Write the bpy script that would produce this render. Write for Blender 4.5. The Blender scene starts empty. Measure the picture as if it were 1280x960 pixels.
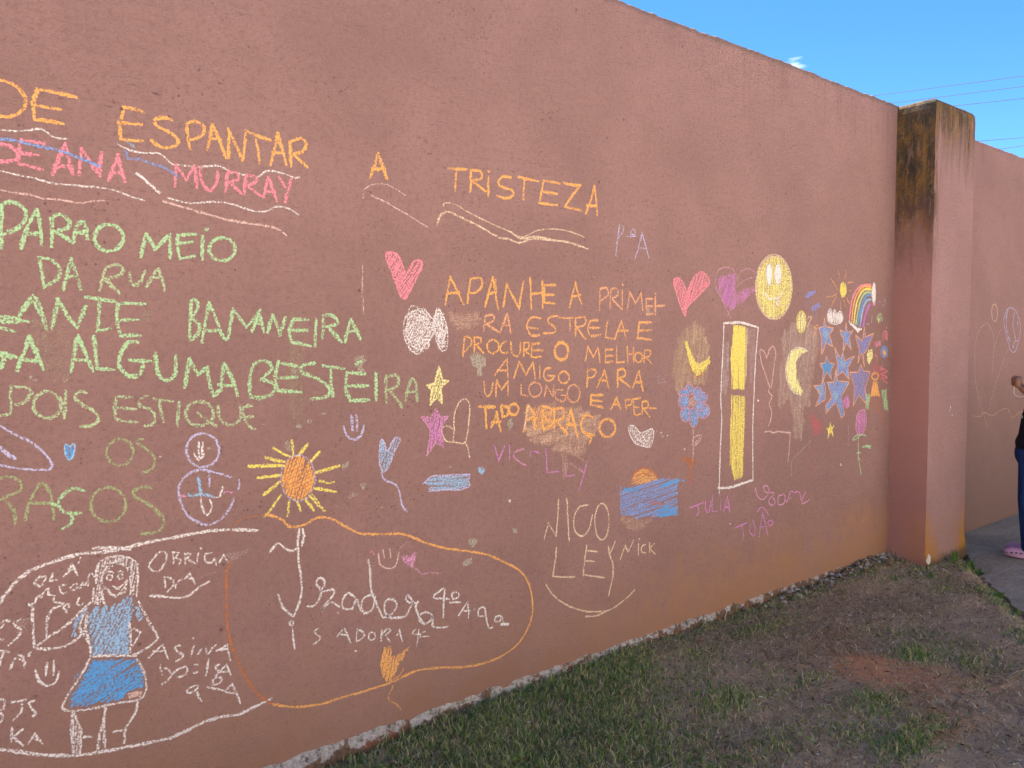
import bpy, bmesh, math, random
import numpy as np
from mathutils import Vector, noise as mnoise
random.seed(7); rng = np.random.default_rng(7)
S = bpy.context.scene
COL = S.collection

# ---------------------------------------------------------------- camera
FPX = 962.0
AZ, PT, RL = math.radians(52.2), math.radians(3.2), 0.0048
FW = np.array([math.cos(AZ)*math.cos(PT), math.sin(AZ)*math.cos(PT), -math.sin(PT)])
R0 = np.array([math.sin(AZ), -math.cos(AZ), 0.0]); U0 = np.cross(R0, FW)
RT = R0*math.cos(RL) - U0*math.sin(RL); UP = U0*math.cos(RL) + R0*math.sin(RL)
CP = np.array([0.0, -2.55, 1.45])
cd = bpy.data.cameras.new('camera'); cam = bpy.data.objects.new('camera', cd); COL.objects.link(cam)
from mathutils import Matrix
m = Matrix(((RT[0], UP[0], -FW[0], CP[0]), (RT[1], UP[1], -FW[1], CP[1]), (RT[2], UP[2], -FW[2], CP[2]), (0, 0, 0, 1)))
cam.matrix_world = m
cd.sensor_width = 36; cd.lens = FPX/1280*36; cd.clip_start = 0.05; cd.clip_end = 2000
S.camera = cam
# ---------------------------------------------------------------- light
SUN_EL, SUN_ROT = math.radians(60.5), math.radians(8)      # behind the wall: its face is in open shade
w = bpy.data.worlds.new("World"); S.world = w; w.use_nodes = True
N = w.node_tree.nodes; L = w.node_tree.links; N.clear()
sky = N.new('ShaderNodeTexSky'); sky.sky_type = 'NISHITA'; sky.sun_disc = False
sky.sun_elevation = SUN_EL; sky.sun_rotation = SUN_ROT
sky.air_density = 0.52; sky.dust_density = 0; sky.ozone_density = 4
bg = N.new('ShaderNodeBackground'); bg.inputs[1].default_value = 0.087
wo = N.new('ShaderNodeOutputWorld'); L.new(bg.outputs[0], wo.inputs[0])
# a few thin wisps of cloud low over the wall
geo = N.new('ShaderNodeNewGeometry')
def wvec(v):
    c = N.new('ShaderNodeCombineXYZ')
    for i in range(3): c.inputs[i].default_value = v[i]
    return c.outputs[0]
cdir = FW + RT*(990-640)/FPX - UP*(84-480)/FPX; cdir /= np.linalg.norm(cdir)
tc = N.new('ShaderNodeTexCoord')
mp = N.new('ShaderNodeMapping'); mp.inputs['Scale'].default_value = (20, 20, 150)
L.new(tc.outputs['Generated'], mp.inputs[0])
nz = N.new('ShaderNodeTexNoise'); nz.inputs['Scale'].default_value = 1.0; nz.inputs['Detail'].default_value = 6; nz.inputs['Roughness'].default_value = .62
L.new(mp.outputs[0], nz.inputs[0])
sub = N.new('ShaderNodeVectorMath'); sub.operation = 'DISTANCE'
L.new(tc.outputs['Generated'], sub.inputs[0]); L.new(wvec(cdir), sub.inputs[1])
mr = N.new('ShaderNodeMapRange'); mr.inputs[1].default_value = 0.0; mr.inputs[2].default_value = .036; mr.inputs[3].default_value = .30; mr.inputs[4].default_value = -.25
L.new(sub.outputs['Value'], mr.inputs[0])
ad = N.new('ShaderNodeMath'); ad.operation = 'ADD'; L.new(nz.outputs[0], ad.inputs[0]); L.new(mr.outputs[0], ad.inputs[1])
cr = N.new('ShaderNodeMapRange'); cr.inputs[1].default_value = .62; cr.inputs[2].default_value = 1.0
L.new(ad.outputs[0], cr.inputs[0])
hs = N.new('ShaderNodeHueSaturation'); hs.inputs['Saturation'].default_value = 1.2
L.new(sky.outputs[0], hs.inputs['Color'])
mixc = N.new('ShaderNodeMix'); mixc.data_type = 'RGBA'
L.new(cr.outputs[0], mixc.inputs[0]); L.new(hs.outputs[0], mixc.inputs[6]); mixc.inputs[7].default_value = (4.6, 5.2, 6.2, 1)
L.new(mixc.outputs[2], bg.inputs[0])
sd = bpy.data.lights.new('sun', 'SUN'); sd.energy = 5; sd.angle = math.radians(.5); sd.color = (1, .95, .88)
sun = bpy.data.objects.new('sun', sd); COL.objects.link(sun)
sv = Vector((math.sin(SUN_ROT)*math.cos(SUN_EL), math.cos(SUN_ROT)*math.cos(SUN_EL), math.sin(SUN_EL)))
sun.rotation_euler = sv.to_track_quat('Z', 'Y').to_euler()
sun.location = (0, 10, 12)
S.view_settings.view_transform = 'Standard'; S.view_settings.look = 'None'; S.view_settings.gamma = 1
S.view_settings.exposure = 2.12
S.render.engine = 'CYCLES'
S.cycles.transparent_max_bounces = 40

# ---------------------------------------------------------------- helpers
def pray(x, y): return FW + RT*(x-640)/FPX - UP*(y-480)/FPX
def on_wall(x, y, Y=0.0):                # photo position -> point of the wall plane
    d = pray(x, y); t = (Y-CP[1])/d[1]; return CP + d*t
def on_ground(x, y, z=-.05):
    d = pray(x, y); t = (z-CP[2])/d[2]; return CP + d*t
def depth(p): return float((np.array(p)-CP) @ FW)

def link(o, parent=None):
    COL.objects.link(o)
    if parent: o.parent = parent
    return o
def mesh_obj(name, verts, faces, mat=None, parent=None, smooth=False):
    me = bpy.data.meshes.new(name); me.from_pydata([tuple(map(float, v)) for v in verts], [], faces); me.update()
    if smooth: me.polygons.foreach_set('use_smooth', [True]*len(me.polygons))
    if mat: me.materials.append(mat)
    return link(bpy.data.objects.new(name, me), parent)
def tag(o, label=None, cat=None, group=None, kind=None):
    if label: o['label'] = label
    if cat: o['category'] = cat
    if group: o['group'] = group
    if kind: o['kind'] = kind
    return o
def empty(name, loc, rz=0):
    o = bpy.data.objects.new(name, None); o.location = loc; o.rotation_euler = (0, 0, rz); o.empty_display_size = .1
    return link(o)

class MB:                                # small node-tree builder
    def __init__(s, name):
        s.m = bpy.data.materials.new(name); s.m.use_nodes = True
        s.t = s.m.node_tree; s.N = s.t.nodes; s.N.clear()
        s.out = s.N.new('ShaderNodeOutputMaterial')
        s.b = s.N.new('ShaderNodeBsdfPrincipled'); s.t.links.new(s.b.outputs[0], s.out.inputs[0])
        s.b.inputs['Specular IOR Level'].default_value = .2; s.b.inputs['Roughness'].default_value = .9
    def n(s, typ, **k):
        o = s.N.new('ShaderNode'+typ)
        for a, v in k.items(): setattr(o, a, v)
        return o
    def l(s, a, b): s.t.links.new(a, b)
    def pos(s, scale=(1, 1, 1), loc=(0, 0, 0)):
        g = s.n('NewGeometry'); mpn = s.n('Mapping'); mpn.inputs['Scale'].default_value = scale; mpn.inputs['Location'].default_value = loc
        s.l(g.outputs['Position'], mpn.inputs[0]); return mpn.outputs[0]
    def noise(s, vec, scale, detail=3, rough=.5, dist=0):
        o = s.n('TexNoise'); o.inputs['Scale'].default_value = scale; o.inputs['Detail'].default_value = detail
        o.inputs['Roughness'].default_value = rough; o.inputs['Distortion'].default_value = dist
        s.l(vec, o.inputs['Vector']); return o.outputs[0]
    def rng(s, v, a, b, c=0., d=1., smooth=True):
        o = s.n('MapRange'); o.interpolation_type = 'SMOOTHSTEP' if smooth else 'LINEAR'
        for i, x in enumerate((a, b, c, d)):
            if hasattr(x, 'links'): s.l(x, o.inputs[i+1])
            else: o.inputs[i+1].default_value = x
        s.l(v, o.inputs[0]); return o.outputs[0]
    def math(s, op, a, b=None, clamp=False):
        o = s.n('Math', operation=op, use_clamp=clamp)
        for i, x in enumerate((a, b)):
            if x is None: continue
            if hasattr(x, 'links'): s.l(x, o.inputs[i])
            else: o.inputs[i].default_value = x
        return o.outputs[0]
    def mix(s, f, a, b, mode='MIX'):
        o = s.n('Mix', data_type='RGBA', blend_type=mode)
        for i, x in ((0, f), (6, a), (7, b)):
            if hasattr(x, 'links'): s.l(x, o.inputs[i])
            elif i: o.inputs[i].default_value = (*x, 1)
            else: o.inputs[0].default_value = x
        return o.outputs[2]
    def bump(s, h, strength, dist, nrm=None):
        o = s.n('Bump'); o.inputs['Strength'].default_value = strength; o.inputs['Distance'].default_value = dist
        s.l(h, o.inputs['Height'])
        if nrm: s.l(nrm, o.inputs['Normal'])
        return o.outputs[0]
    def grain(s):                         # the stucco relief: the same in wall and chalk
        p = s.pos()
        a = s.noise(p, 150, 2, .55); b = s.noise(p, 420, 2, .5)
        return s.math('ADD', s.math('MULTIPLY', a, .72), s.math('MULTIPLY', b, .28))
    def z(s):
        g = s.n('NewGeometry'); x = s.n('SeparateXYZ'); s.l(g.outputs['Position'], x.inputs[0]); return x.outputs[2], x.outputs[0], x.outputs[1]

# ---------------------------------------------------------------- wall materials
def wall_material(name, base, pillar=False, far_shade=False):
    m = MB(name); p = m.pos(); z, x, y = m.z()
    big = m.noise(p, 1.3, 4, .6, .4); mid = m.noise(m.pos((1, 1, 1), (3, 1, 7)), 7, 5, .65); fine = m.noise(p, 60, 3, .6)
    c = m.mix(m.rng(big, .3, .7), tuple(v*.90 for v in base), tuple(v*1.08 for v in base))
    c = m.mix(m.rng(mid, .45, .8, 0, .45), c, (base[0]*.78, base[1]*.80, base[2]*.80))
    c = m.mix(m.rng(fine, .52, .75, 0, .22), c, (base[0]*.72, base[1]*.72, base[2]*.72))
    gr = m.grain()
    c = m.mix(m.rng(gr, .30, .47, .42, 0), c, (base[0]*.55, base[1]*.52, base[2]*.52))
    c = m.mix(m.rng(gr, .54, .72, 0, .35), c, (min(1, base[0]*1.25), base[1]*1.28, base[2]*1.28))
    co = m.noise(p, 52, 3, .6)
    c = m.mix(m.rng(co, .34, .50, .30, 0), c, (base[0]*.66, base[1]*.62, base[2]*.62))
    c = m.mix(m.rng(co, .54, .68, 0, .22), c, (base[0]*1.18, base[1]*1.22, base[2]*1.22))
    # dark dashes where the float dragged grit, clustered high on the left
    da = m.noise(m.pos((30, 30, 85), (3, 1, 2)), 1, 3, .6, .4); cl = m.rng(m.noise(p, 2.6, 4, .65), .50, .66)
    hl = m.math('ADD', m.math('MULTIPLY', m.rng(z, 1.3, 2.3), m.rng(x, 4.5, 1.0, .25, 1)), .12)
    c = m.mix(m.math('MULTIPLY', m.math('MULTIPLY', m.rng(da, .60, .68), cl), m.math('MULTIPLY', hl, .62)), c, (base[0]*.30, base[1]*.30, base[2]*.32))
    # horizontal trowel drags, stronger high on the wall
    drag = m.noise(m.pos((4, 4, 26), (1, 2, 0)), 1.6, 6, .75, 1.2)
    hi = m.rng(z, 1.2, 2.4, .15, 1.0)
    dk = m.math('MULTIPLY', m.rng(drag, .56, .72), hi)
    c = m.mix(m.math('MULTIPLY', dk, .38), c, (base[0]*.5, base[1]*.5, base[2]*.52))
    # scattered pits
    v = m.n('TexVoronoi'); v.inputs['Scale'].default_value = 9; m.l(p, v.inputs['Vector'])
    pit = m.math('MULTIPLY', m.rng(v.outputs['Distance'], .03, .075, 1, 0), m.rng(m.noise(p, 5, 3), .44, .56))
    v2 = m.n('TexVoronoi'); v2.inputs['Scale'].default_value = 46; m.l(p, v2.inputs['Vector'])
    pit2 = m.math('MULTIPLY', m.rng(v2.outputs['Distance'], .10, .24, 1, 0), m.rng(m.noise(p, 3.1, 4, .7), .50, .64))
    c = m.mix(m.math('MULTIPLY', m.math('MAXIMUM', pit, pit2), .6), c, (.07, .045, .04))
    # soil splashed on the foot of the wall
    low = m.math('ADD', z, m.math('MULTIPLY', m.math('SUBTRACT', mid, .5), .6))
    if pillar or far_shade: low = m.math('ADD', low, .16)
    low = m.math('ADD', low, m.math('MULTIPLY', m.math('SUBTRACT', big, .5), .6))
    c = m.mix(m.rng(low, .02, .62, .62, 0), c, (.385, .235, .165))
    c = m.mix(m.rng(low, -.02, .14, .35, 0), c, (.34, .19, .11))
    if not pillar and not far_shade:
        sp = m.math('ADD', low, m.math('MULTIPLY', m.math('SUBTRACT', m.noise(m.pos((26, 26, 8)), 1, 5, .75), .5), .55))
        c = m.mix(m.math('MULTIPLY', m.rng(sp, .0, .36, .72, 0), m.rng(x, 1.8, 3.4)), c, (.44, .25, .14))
    if far_shade:  # shade low on the far wall, painted in as a darker colour
        shade_z = m.math('ADD', z, m.math('MULTIPLY', m.math('SUBTRACT', mid, .5), 1.3))
        c = m.mix(m.rng(shade_z, .1, 1.5, .62, 0), c, (.17, .125, .10))
    # rain streaks under the coping
    st = m.noise(m.pos((14, 14, .9)), 1.0, 5, .7, .3)
    sz = m.math('ADD', z, m.math('MULTIPLY', st, .9))
    streak = m.math('MULTIPLY', m.rng(st, .5, .66), m.rng(sz, 3.05, 3.5, 0, 1))
    xr = m.rng(x, 2.4, 4.9, .25, 1)
    c = m.mix(m.math('MULTIPLY', m.math('MULTIPLY', streak, xr), .24), c, (.14, .09, .07))
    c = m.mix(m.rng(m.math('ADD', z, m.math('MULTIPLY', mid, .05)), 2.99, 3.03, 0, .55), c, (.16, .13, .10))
    rough = None
    if pillar:
        # rust-orange and black lichen running down from the top, mostly on the shaded left face
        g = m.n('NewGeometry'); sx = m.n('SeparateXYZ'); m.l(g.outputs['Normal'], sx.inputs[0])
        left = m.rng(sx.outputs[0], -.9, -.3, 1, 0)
        vs = m.noise(m.pos((22, 22, 2.4), (0, 0, 3)), 1.0, 6, .72, .6)
        bl = m.noise(m.pos((9, 9, 5), (5, 0, 3)), 1.0, 6, .7, .8)
        reach = m.math('ADD', m.math('MULTIPLY', left, .68), m.math('MULTIPLY', vs, .80))
        top = m.math('ADD', z, reach)                  # ~3.0 + reach at the top
        k = m.rng(top, 2.85, 3.40)
        edge = m.math('MULTIPLY', m.rng(x, 5.22, 5.40, 1, 0), m.rng(y, -.22, -.245, 0, 1))
        k = m.math('MAXIMUM', k, m.math('MULTIPLY', m.math('MULTIPLY', edge, m.rng(z, 1.7, 2.5)), m.rng(vs, .40, .58)))
        lic = m.mix(m.rng(bl, .36, .66), (.075, .066, .048), (.25, .145, .042))
        lic = m.mix(m.rng(m.noise(p, 70, 4, .75), .38, .62, .5, 0), lic, (.050, .036, .024))
        lic = m.mix(m.rng(vs, .46, .70, 0, .85), lic, (.044, .036, .030))
        lic = m.mix(m.rng(m.noise(p, 16, 5, .7), .56, .68, 0, .8), lic, (.16, .14, .06))
        c = m.mix(m.math('MULTIPLY', k, m.rng(m.noise(m.pos((30, 30, 9)), 1, 4, .7), .30, .46, .55, 1)), c, lic)
        # thin ochre runs further down and algae at the foot
        run = m.math('MULTIPLY', m.rng(m.noise(m.pos((30, 30, 1.1), (2, 4, 0)), 1, 4, .6), .58, .68), m.rng(z, 1.6, 2.7))
        c = m.mix(m.math('MULTIPLY', run, .55), c, (.30, .17, .05))
        wx = m.math('ABSOLUTE', m.math('SUBTRACT', x, 5.24)); wx2 = m.math('ABSOLUTE', m.math('SUBTRACT', x, 5.84))
        foot = m.math('ADD', z, m.math('MINIMUM', m.math('MULTIPLY', wx, 1.5), m.math('MULTIPLY', wx2, 1.9)))
        foot = m.math('ADD', foot, m.math('MULTIPLY', m.noise(m.pos((18, 18, 7)), 1, 6, .75), .50)); foot = m.math('SUBTRACT', foot, .12)
        nf = m.rng(y, -.20, -.05, 1, 0)
        c = m.mix(m.math('MULTIPLY', m.rng(foot, .16, .56, 1.0, 0), nf), c, (.46, .22, .03))
        c = m.mix(m.rng(m.math('ADD', z, m.math('MULTIPLY', mid, .1)), .0, .06, .8, 0), c, (.09, .075, .05))
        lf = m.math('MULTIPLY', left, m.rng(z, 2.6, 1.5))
        c = m.mix(m.math('MULTIPLY', lf, .7), c, (.52, .255, .20))  # redder left face, its colour lightened against the weaker light there
    m.l(c, m.b.inputs['Base Color'])
    n1 = m.bump(gr, 1.0, .009)
    n2 = m.bump(drag, .25, .006, n1)
    n3 = m.bump(m.noise(p, 3.5, 3, .5), .35, .02, n2)
    m.l(n3, m.b.inputs['Normal'])
    return m.m
def simple(name, col, rough=.9, var=.15, scale=30, bump=.0, spec=.2):
    m = MB(name); p = m.pos(); n = m.noise(p, scale, 4, .6)
    c = m.mix(n, tuple(v*(1-var) for v in col), tuple(min(1, v*(1+var)) for v in col))
    m.l(c, m.b.inputs['Base Color']); m.b.inputs['Roughness'].default_value = rough; m.b.inputs['Specular IOR Level'].default_value = spec
    if bump: m.l(m.bump(n, .6, bump), m.b.inputs['Normal'])
    return m.m
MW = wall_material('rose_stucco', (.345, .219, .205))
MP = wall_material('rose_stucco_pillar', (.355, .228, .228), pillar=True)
MW2 = wall_material('rose_stucco_far', (.315, .198, .187), far_shade=True)

def chalk_material(name, col, soft=False):
    m = MB(name)
    uv = m.n('UVMap'); sx = m.n('SeparateXYZ'); m.l(uv.outputs[0], sx.inputs[0])
    u, dens = sx.outputs[0], sx.outputs[1]
    ac = m.math('ABSOLUTE', m.math('SUBTRACT', m.math('MULTIPLY', u, 2), 1))
    g = m.grain(); fine = m.noise(m.pos(), 800, 1, .5)       # single grains of chalk dust
    if soft:
        st = m.noise(m.pos((60, 60, 14)), 1, 4, .6)
        fine = m.noise(m.pos(), 330, 2, .6)
        a = m.math('MULTIPLY', m.rng(ac, .1, 1, 1, 0), dens)
        a = m.math('MULTIPLY', a, m.rng(st, .25, .7, .45, 1.0))
        a = m.math('MULTIPLY', a, m.rng(g, .38, .56, .55, 1.0))
        fac = m.rng(fine, m.math('SUBTRACT', .655, m.math('MULTIPLY', a, .30)), m.math('SUBTRACT', .665, m.math('MULTIPLY', a, .30)), 0, 1, False)
    else:
        fray = m.math('MULTIPLY', m.math('SUBTRACT', m.noise(m.pos((1, 1, 1), (4, 4, 4)), 95, 3, .7), .5), 1.5)
        edge = m.rng(m.math('ADD', ac, fray), .40, 1.05, 1, -.1)
        patch = m.rng(m.noise(m.pos(), 26, 2, .5), .3, .7, -.05, .05)
        d = m.math('MULTIPLY', m.math('ADD', .42, m.math('MULTIPLY', dens, .58)), edge)
        d = m.math('ADD', d, patch)
        thr = m.math('SUBTRACT', .646, m.math('MULTIPLY', d, .212))     # more chalk = more of the relief is covered
        lo = m.math('SUBTRACT', thr, .016); hi = m.math('ADD', thr, .014)
        fac = m.rng(g, lo, hi)
        body = m.math('MULTIPLY', m.rng(ac, .3, 1.0, 1, 0), m.math('MULTIPLY', dens, .24))      # dust between the grains
        dust = m.rng(fine, m.math('SUBTRACT', .645, m.math('MULTIPLY', body, .34)), m.math('SUBTRACT', .665, m.math('MULTIPLY', body, .34)), 0, 1, False)
        thin = m.rng(fine, m.math('SUBTRACT', .50, m.math('MULTIPLY', dens, .22)), m.math('SUBTRACT', .52, m.math('MULTIPLY', dens, .22)), 0, 1, False)
        fac = m.math('MAXIMUM', m.math('MULTIPLY', fac, thin), m.math('MULTIPLY', dust, m.rng(ac, .8, 1.0, 1, 0)), True)
    c = m.mix(m.rng(g, .4, .6), tuple(v*.86 for v in col), tuple(min(.92, v*1.1) for v in col))
    m.l(c, m.b.inputs['Base Color']); m.b.inputs['Roughness'].default_value = 1; m.b.inputs['Specular IOR Level'].default_value = 0
    m.l(m.bump(g, .3, .003), m.b.inputs['Normal'])
    tr = m.n('BsdfTransparent'); mx = m.n('MixShader')
    m.l(fac, mx.inputs[0]); m.l(tr.outputs[0], mx.inputs[1]); m.l(m.b.outputs[0], mx.inputs[2]); m.l(mx.outputs[0], m.out.inputs[0])
    return m.m
CC = {'orange': (.92, .48, .17), 'amber': (.90, .47, .20), 'peach': (.84, .46, .26), 'pink': (.88, .31, .40), 'green': (.44, .72, .42), 'pale_green': (.48, .66, .40),
      'olive': (.38, .47, .26), 'white': (.82, .83, .88), 'cream': (.78, .66, .48), 'rosewhite': (.74, .55, .52), 'blue': (.24, .42, .88),
      'sky': (.34, .58, .92), 'lavender': (.55, .56, .84), 'yellow': (.86, .76, .20), 'lemon': (.84, .86, .40), 'purple': (.64, .28, .62),
      'violet': (.52, .22, .62), 'magenta': (.72, .36, .60), 'bluegreen': (.12, .35, .45), 'brown': (.42, .22, .10), 'rust': (.62, .22, .07), 'red': (.70, .14, .10),
      'azure': (.12, .42, .94), 'indigo': (.28, .32, .68), 'dusty': (.55, .17, .20), 'tan': (.74, .55, .39), 'khaki': (.72, .62, .36), 'grey': (.68, .62, .52),
      'ash': (.62, .56, .58), 'spall': (.44, .43, .36), 'lime': (.55, .70, .30), 'mauve': (.60, .34, .46)}
CM = {}
def cmat(c, soft=False):
    k = (c, soft)
    if k not in CM: CM[k] = chalk_material(('smudge_' if soft else 'chalk_')+c, CC[c], soft)
    return CM[k]
# ---------------------------------------------------------------- chalk: every mark is a thin layer lying on the wall
REG = {'0': (0, 0, 1), 'A': (0, 80, 4.571), 'B': (0, 240, 4.571), 'C': (0, 400, 4.571), 'D': (200, 120, 4.571), 'E': (240, 350, 4), 'F': (440, 180, 3.2),
       'G': (540, 330, 4.267), 'H': (400, 450, 4.571), 'I': (180, 520, 4.571), 'J': (600, 540, 4.267), 'K': (820, 310, 6.4), 'L': (1000, 320, 10.667),
       'M': (1000, 390, 10.667), 'N': (1000, 450, 6.4), 'O': (820, 420, 6.4), 'P': (820, 540, 5.818), 'Q': (0, 660, 4), 'R': (0, 750, 4.571),
       'S': (180, 640, 4.571), 'T': (340, 650, 4), 'U': (0, 540, 4.571), 'V': (1180, 360, 5.333), 'W': (380, 700, 4.571), 'X': (590, 490, 6.4),
       'Y': (180, 740, 6), 'Z': (0, 720, 8), 'a': (0, 640, 8)}
WALLS = {}
class Mark:                               # one drawing or word; layers = list of (colour, soft) -> ribbons
    n = 0
    def __init__(s, name, label, reg, wall='wall'):
        s.name, s.label, s.reg, s.wall = name, label, REG[reg], wall
        s.V, s.F, s.UV, s.MI, s.mats = [], [], [], [], []
        Mark.n += 1; s.k = 0; s.call = 0
        s.base = (40e-6 + (Mark.n % 6)*9e-6) if name == 'chalk_smudge' else (230e-6 + (Mark.n % 7)*18e-6)
    def wp(s, x, y):
        ox, oy, k = s.reg; p = on_wall(ox + x/k, oy + y/k); return (p[0], p[2])
    def ribbon(s, pts, w, dens, mat, taper=True):
        if len(pts) < 2: return
        if mat not in s.mats: s.mats.append(mat)
        mi = s.mats.index(mat); s.k += 1
        off = s.base + s.call*20e-6 + (s.k % 6)*3e-6      # layers microns apart: chalk has next to no thickness
        P = np.array(pts); n = len(P)
        T = np.gradient(P, axis=0); ln = np.hypot(T[:, 0], T[:, 1]) + 1e-9; T /= ln[:, None]
        Nn = np.stack([-T[:, 1], T[:, 0]], 1)
        b = len(s.V)
        ph = random.random()*10
        for i in range(n):
            ww = w*.5*(1 + .16*math.sin(ph + i*.9) + .1*math.sin(ph*3 + i*2.3))
            if taper and (i == 0 or i == n-1): ww *= .75
            a = P[i] + Nn[i]*ww; c = P[i] - Nn[i]*ww
            yy = -off
            s.V.append((a[0], yy, a[1])); s.V.append((c[0], yy, c[1]))
        dd = dens*(1 + random.uniform(-.08, .08))
        for i in range(n-1):
            s.F.append((b+2*i, b+2*i+1, b+2*i+3, b+2*i+2)); s.MI.append(mi)
            d0 = dd*(1 + .14*math.sin(ph + i*.5) + .10*math.sin(ph*2 + i*1.7))
            s.UV += [(0, d0), (1, d0), (1, d0), (0, d0)]
    def line(s, pts, col, w=4, dens=.85, smooth=False, soft=False, wob=.35):
        q = [s.wp(*p) for p in pts]
        z = depth((q[0][0], 0, q[0][1])); W = w*(1.22 if not soft else 1)*z/FPX; jt = wob*z/FPX
        out = []
        if smooth and len(q) > 2:
            closed = abs(pts[0][0]-pts[-1][0]) + abs(pts[0][1]-pts[-1][1]) < 1e-6
            e = ([q[-2]] if closed else [q[0]]) + q + ([q[1]] if closed else [q[-1]])
            for i in range(1, len(e)-2):
                p0, p1, p2, p3 = map(np.array, e[i-1:i+3])
                L_ = np.hypot(*(p2-p1)); n = max(2, min(12, int(L_/.014)))
                for j in range(n):
                    t = j/n
                    out.append(.5*((2*p1) + (p2-p0)*t + (2*p0-5*p1+4*p2-p3)*t*t + (3*p1-p0-3*p2+p3)*t**3))
            out.append(np.array(q[-1]))
            s.ribbon([o + np.array([random.gauss(0, jt), random.gauss(0, jt)])*.5 for o in out], W, dens, cmat(col, soft))
        else:                              # straight strokes: each segment its own pass, slightly overlapping
            for a, b in zip(q[:-1], q[1:]):
                a, b = np.array(a), np.array(b); L_ = np.hypot(*(b-a)); n = max(2, int(L_/.02))
                d = (b-a)/(L_+1e-9); a2 = a - d*W*.3; b2 = b + d*W*.3
                bow = random.gauss(0, .018)*L_; nn = np.array([-d[1], d[0]])
                seg = [a2 + (b2-a2)*i/n + nn*bow*math.sin(math.pi*i/n) + np.array([random.gauss(0, jt), random.gauss(0, jt)])*.4 for i in range(n+1)]
                s.ribbon(seg, W, dens, cmat(col, soft))
    def strokes(s, txt, col, w=4, dens=.85, soft=False):
        s.call += 1
        for st in txt.split(';'):
            st = st.strip()
            if not st: continue
            if st[0] == 'o':
                x, y, rx, ry = map(float, st[1:].replace(',', ' ').split()[:4]); a0 = random.random()*6.28; n = 14
                over = 1
                pts = [(x + rx*math.cos(a0 + 2*math.pi*i/n), y + ry*math.sin(a0 + 2*math.pi*i/n)) for i in range(n+over)]
                s.line(pts, col, w, dens, True, soft); continue
            sm = st[0] == '~'
            pts = [tuple(map(float, q.split(','))) for q in st.lstrip('~').split()]
            if len(pts) == 1: pts = [pts[0], (pts[0][0]+3, pts[0][1]+4)]
            s.line(pts, col, w, dens, sm, soft)
        return s
    def poly(s, txt):
        if txt[0] == 'o':
            x, y, rx, ry = map(float, txt[1:].replace(',', ' ').split()[:4])
            return [(x + rx*math.cos(i*math.pi/10), y + ry*math.sin(i*math.pi/10)) for i in range(20)]
        return [tuple(map(float, q.split(','))) for q in txt.split()]
    def fill(s, txt, col, w=4, dens=.8, ang=60, gap=.75, soft=False, jit=.3):
        s.call += 1
        q = [s.wp(*p) for p in s.poly(txt)]
        z = depth((q[0][0], 0, q[0][1])); W = w*z/FPX
        ca, sa = math.cos(math.radians(ang)), math.sin(math.radians(ang))
        R_ = [(x*ca + y*sa, -x*sa + y*ca) for x, y in q]          # hatch along local x
        y0, y1 = min(r[1] for r in R_), max(r[1] for r in R_)
        y = y0 + W*.35
        if y1-y0 < W: y = (y0+y1)/2
        while y < y1:
            xs = []
            for (ax, ay), (bx, by) in zip(R_, R_[1:] + R_[:1]):
                if (ay <= y) != (by <= y): xs.append(ax + (y-ay)*(bx-ax)/(by-ay))
            xs.sort()
            for a, b in zip(xs[::2], xs[1::2]):
                if b-a < W*.3: continue
                a += random.uniform(-.4, .6)*W*jit*2; b -= random.uniform(-.4, .6)*W*jit*2
                n = max(2, int((b-a)/.03)); tl = random.uniform(-1, 1)*W*jit
                pts = []
                for i in range(n+1):
                    lx = a + (b-a)*i/n; ly = y + tl*(i/n-.5)*2 + random.gauss(0, W*.08)
                    pts.append((lx*ca - ly*sa, lx*sa + ly*ca))
                s.ribbon(pts, W*random.uniform(.8, 1.2), dens*random.uniform(.85, 1.1), cmat(col, soft))
            y += W*gap*random.uniform(.75, 1.25)
        return s
    def smudge(s, txt, col, dens=.6, w=14, ang=75):
        return s.fill(txt, col, w, dens, ang, .30, True, .22)
    def done(s):
        if not s.F: return
        me = bpy.data.meshes.new(s.name); me.from_pydata([tuple(map(float, v)) for v in s.V], [], s.F); me.update()
        u = me.uv_layers.new(name='UVMap'); u.data.foreach_set('uv', np.array(s.UV, dtype=np.float32).ravel())
        for mt in s.mats: me.materials.append(mt)
        me.polygons.foreach_set('material_index', s.MI)
        o = link(bpy.data.objects.new(s.name, me), WALLS[s.wall])
        if s.label: o['label'] = s.label
        return o
def W(label, reg, col, w, txt, dens=.85, name='chalk_word', wall='wall'):
    return Mark(name, label, reg, wall).strokes(txt, col, w, dens).done()
# ================================================================ the walls
def hn(x, y, z, s=1.0): return mnoise.noise(Vector((x*s, y*s, z*s)))
def wall_mesh(name, x0, x1, top, thick, mat, label, step=.03, foot=-.35):
    # the front face, its ragged upper arris and the rough top; front lies in y = 0
    xs = np.arange(x0, x1+1e-6, step); V = []; F = []
    prof = 8
    for x in xs:
        t = top + .007*hn(x, 0, 3, 7) + .006*hn(x, 5, 3, 23) + .012*hn(x, 1, 1, .9)
        c = .005 + .004*abs(hn(x, 9, 2, 31))
        V += [(x, 0, foot), (x, 0, 1.2), (x, 0, t-.02-c), (x, .003, t-c), (x, .006+c, t), (x, thick-.01, t+.004*hn(x, 3, 3, 9)), (x, thick, t-.01), (x, thick, foot)]
    n = len(xs)
    for i in range(n-1):
        a, b = i*prof, (i+1)*prof
        for k in range(prof-1): F.append((a+k, b+k, b+k+1, a+k+1))
    F.append(tuple(range(prof-1, -1, -1))); F.append(tuple((n-1)*prof + k for k in range(prof)))
    return tag(mesh_obj(name, V, F, mat), label, 'wall')
wall1 = wall_mesh('painted_wall', -9, 5.30, 3.012, .16, MW, 'long rose-brown plastered wall covered in chalk writing and drawings')
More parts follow.
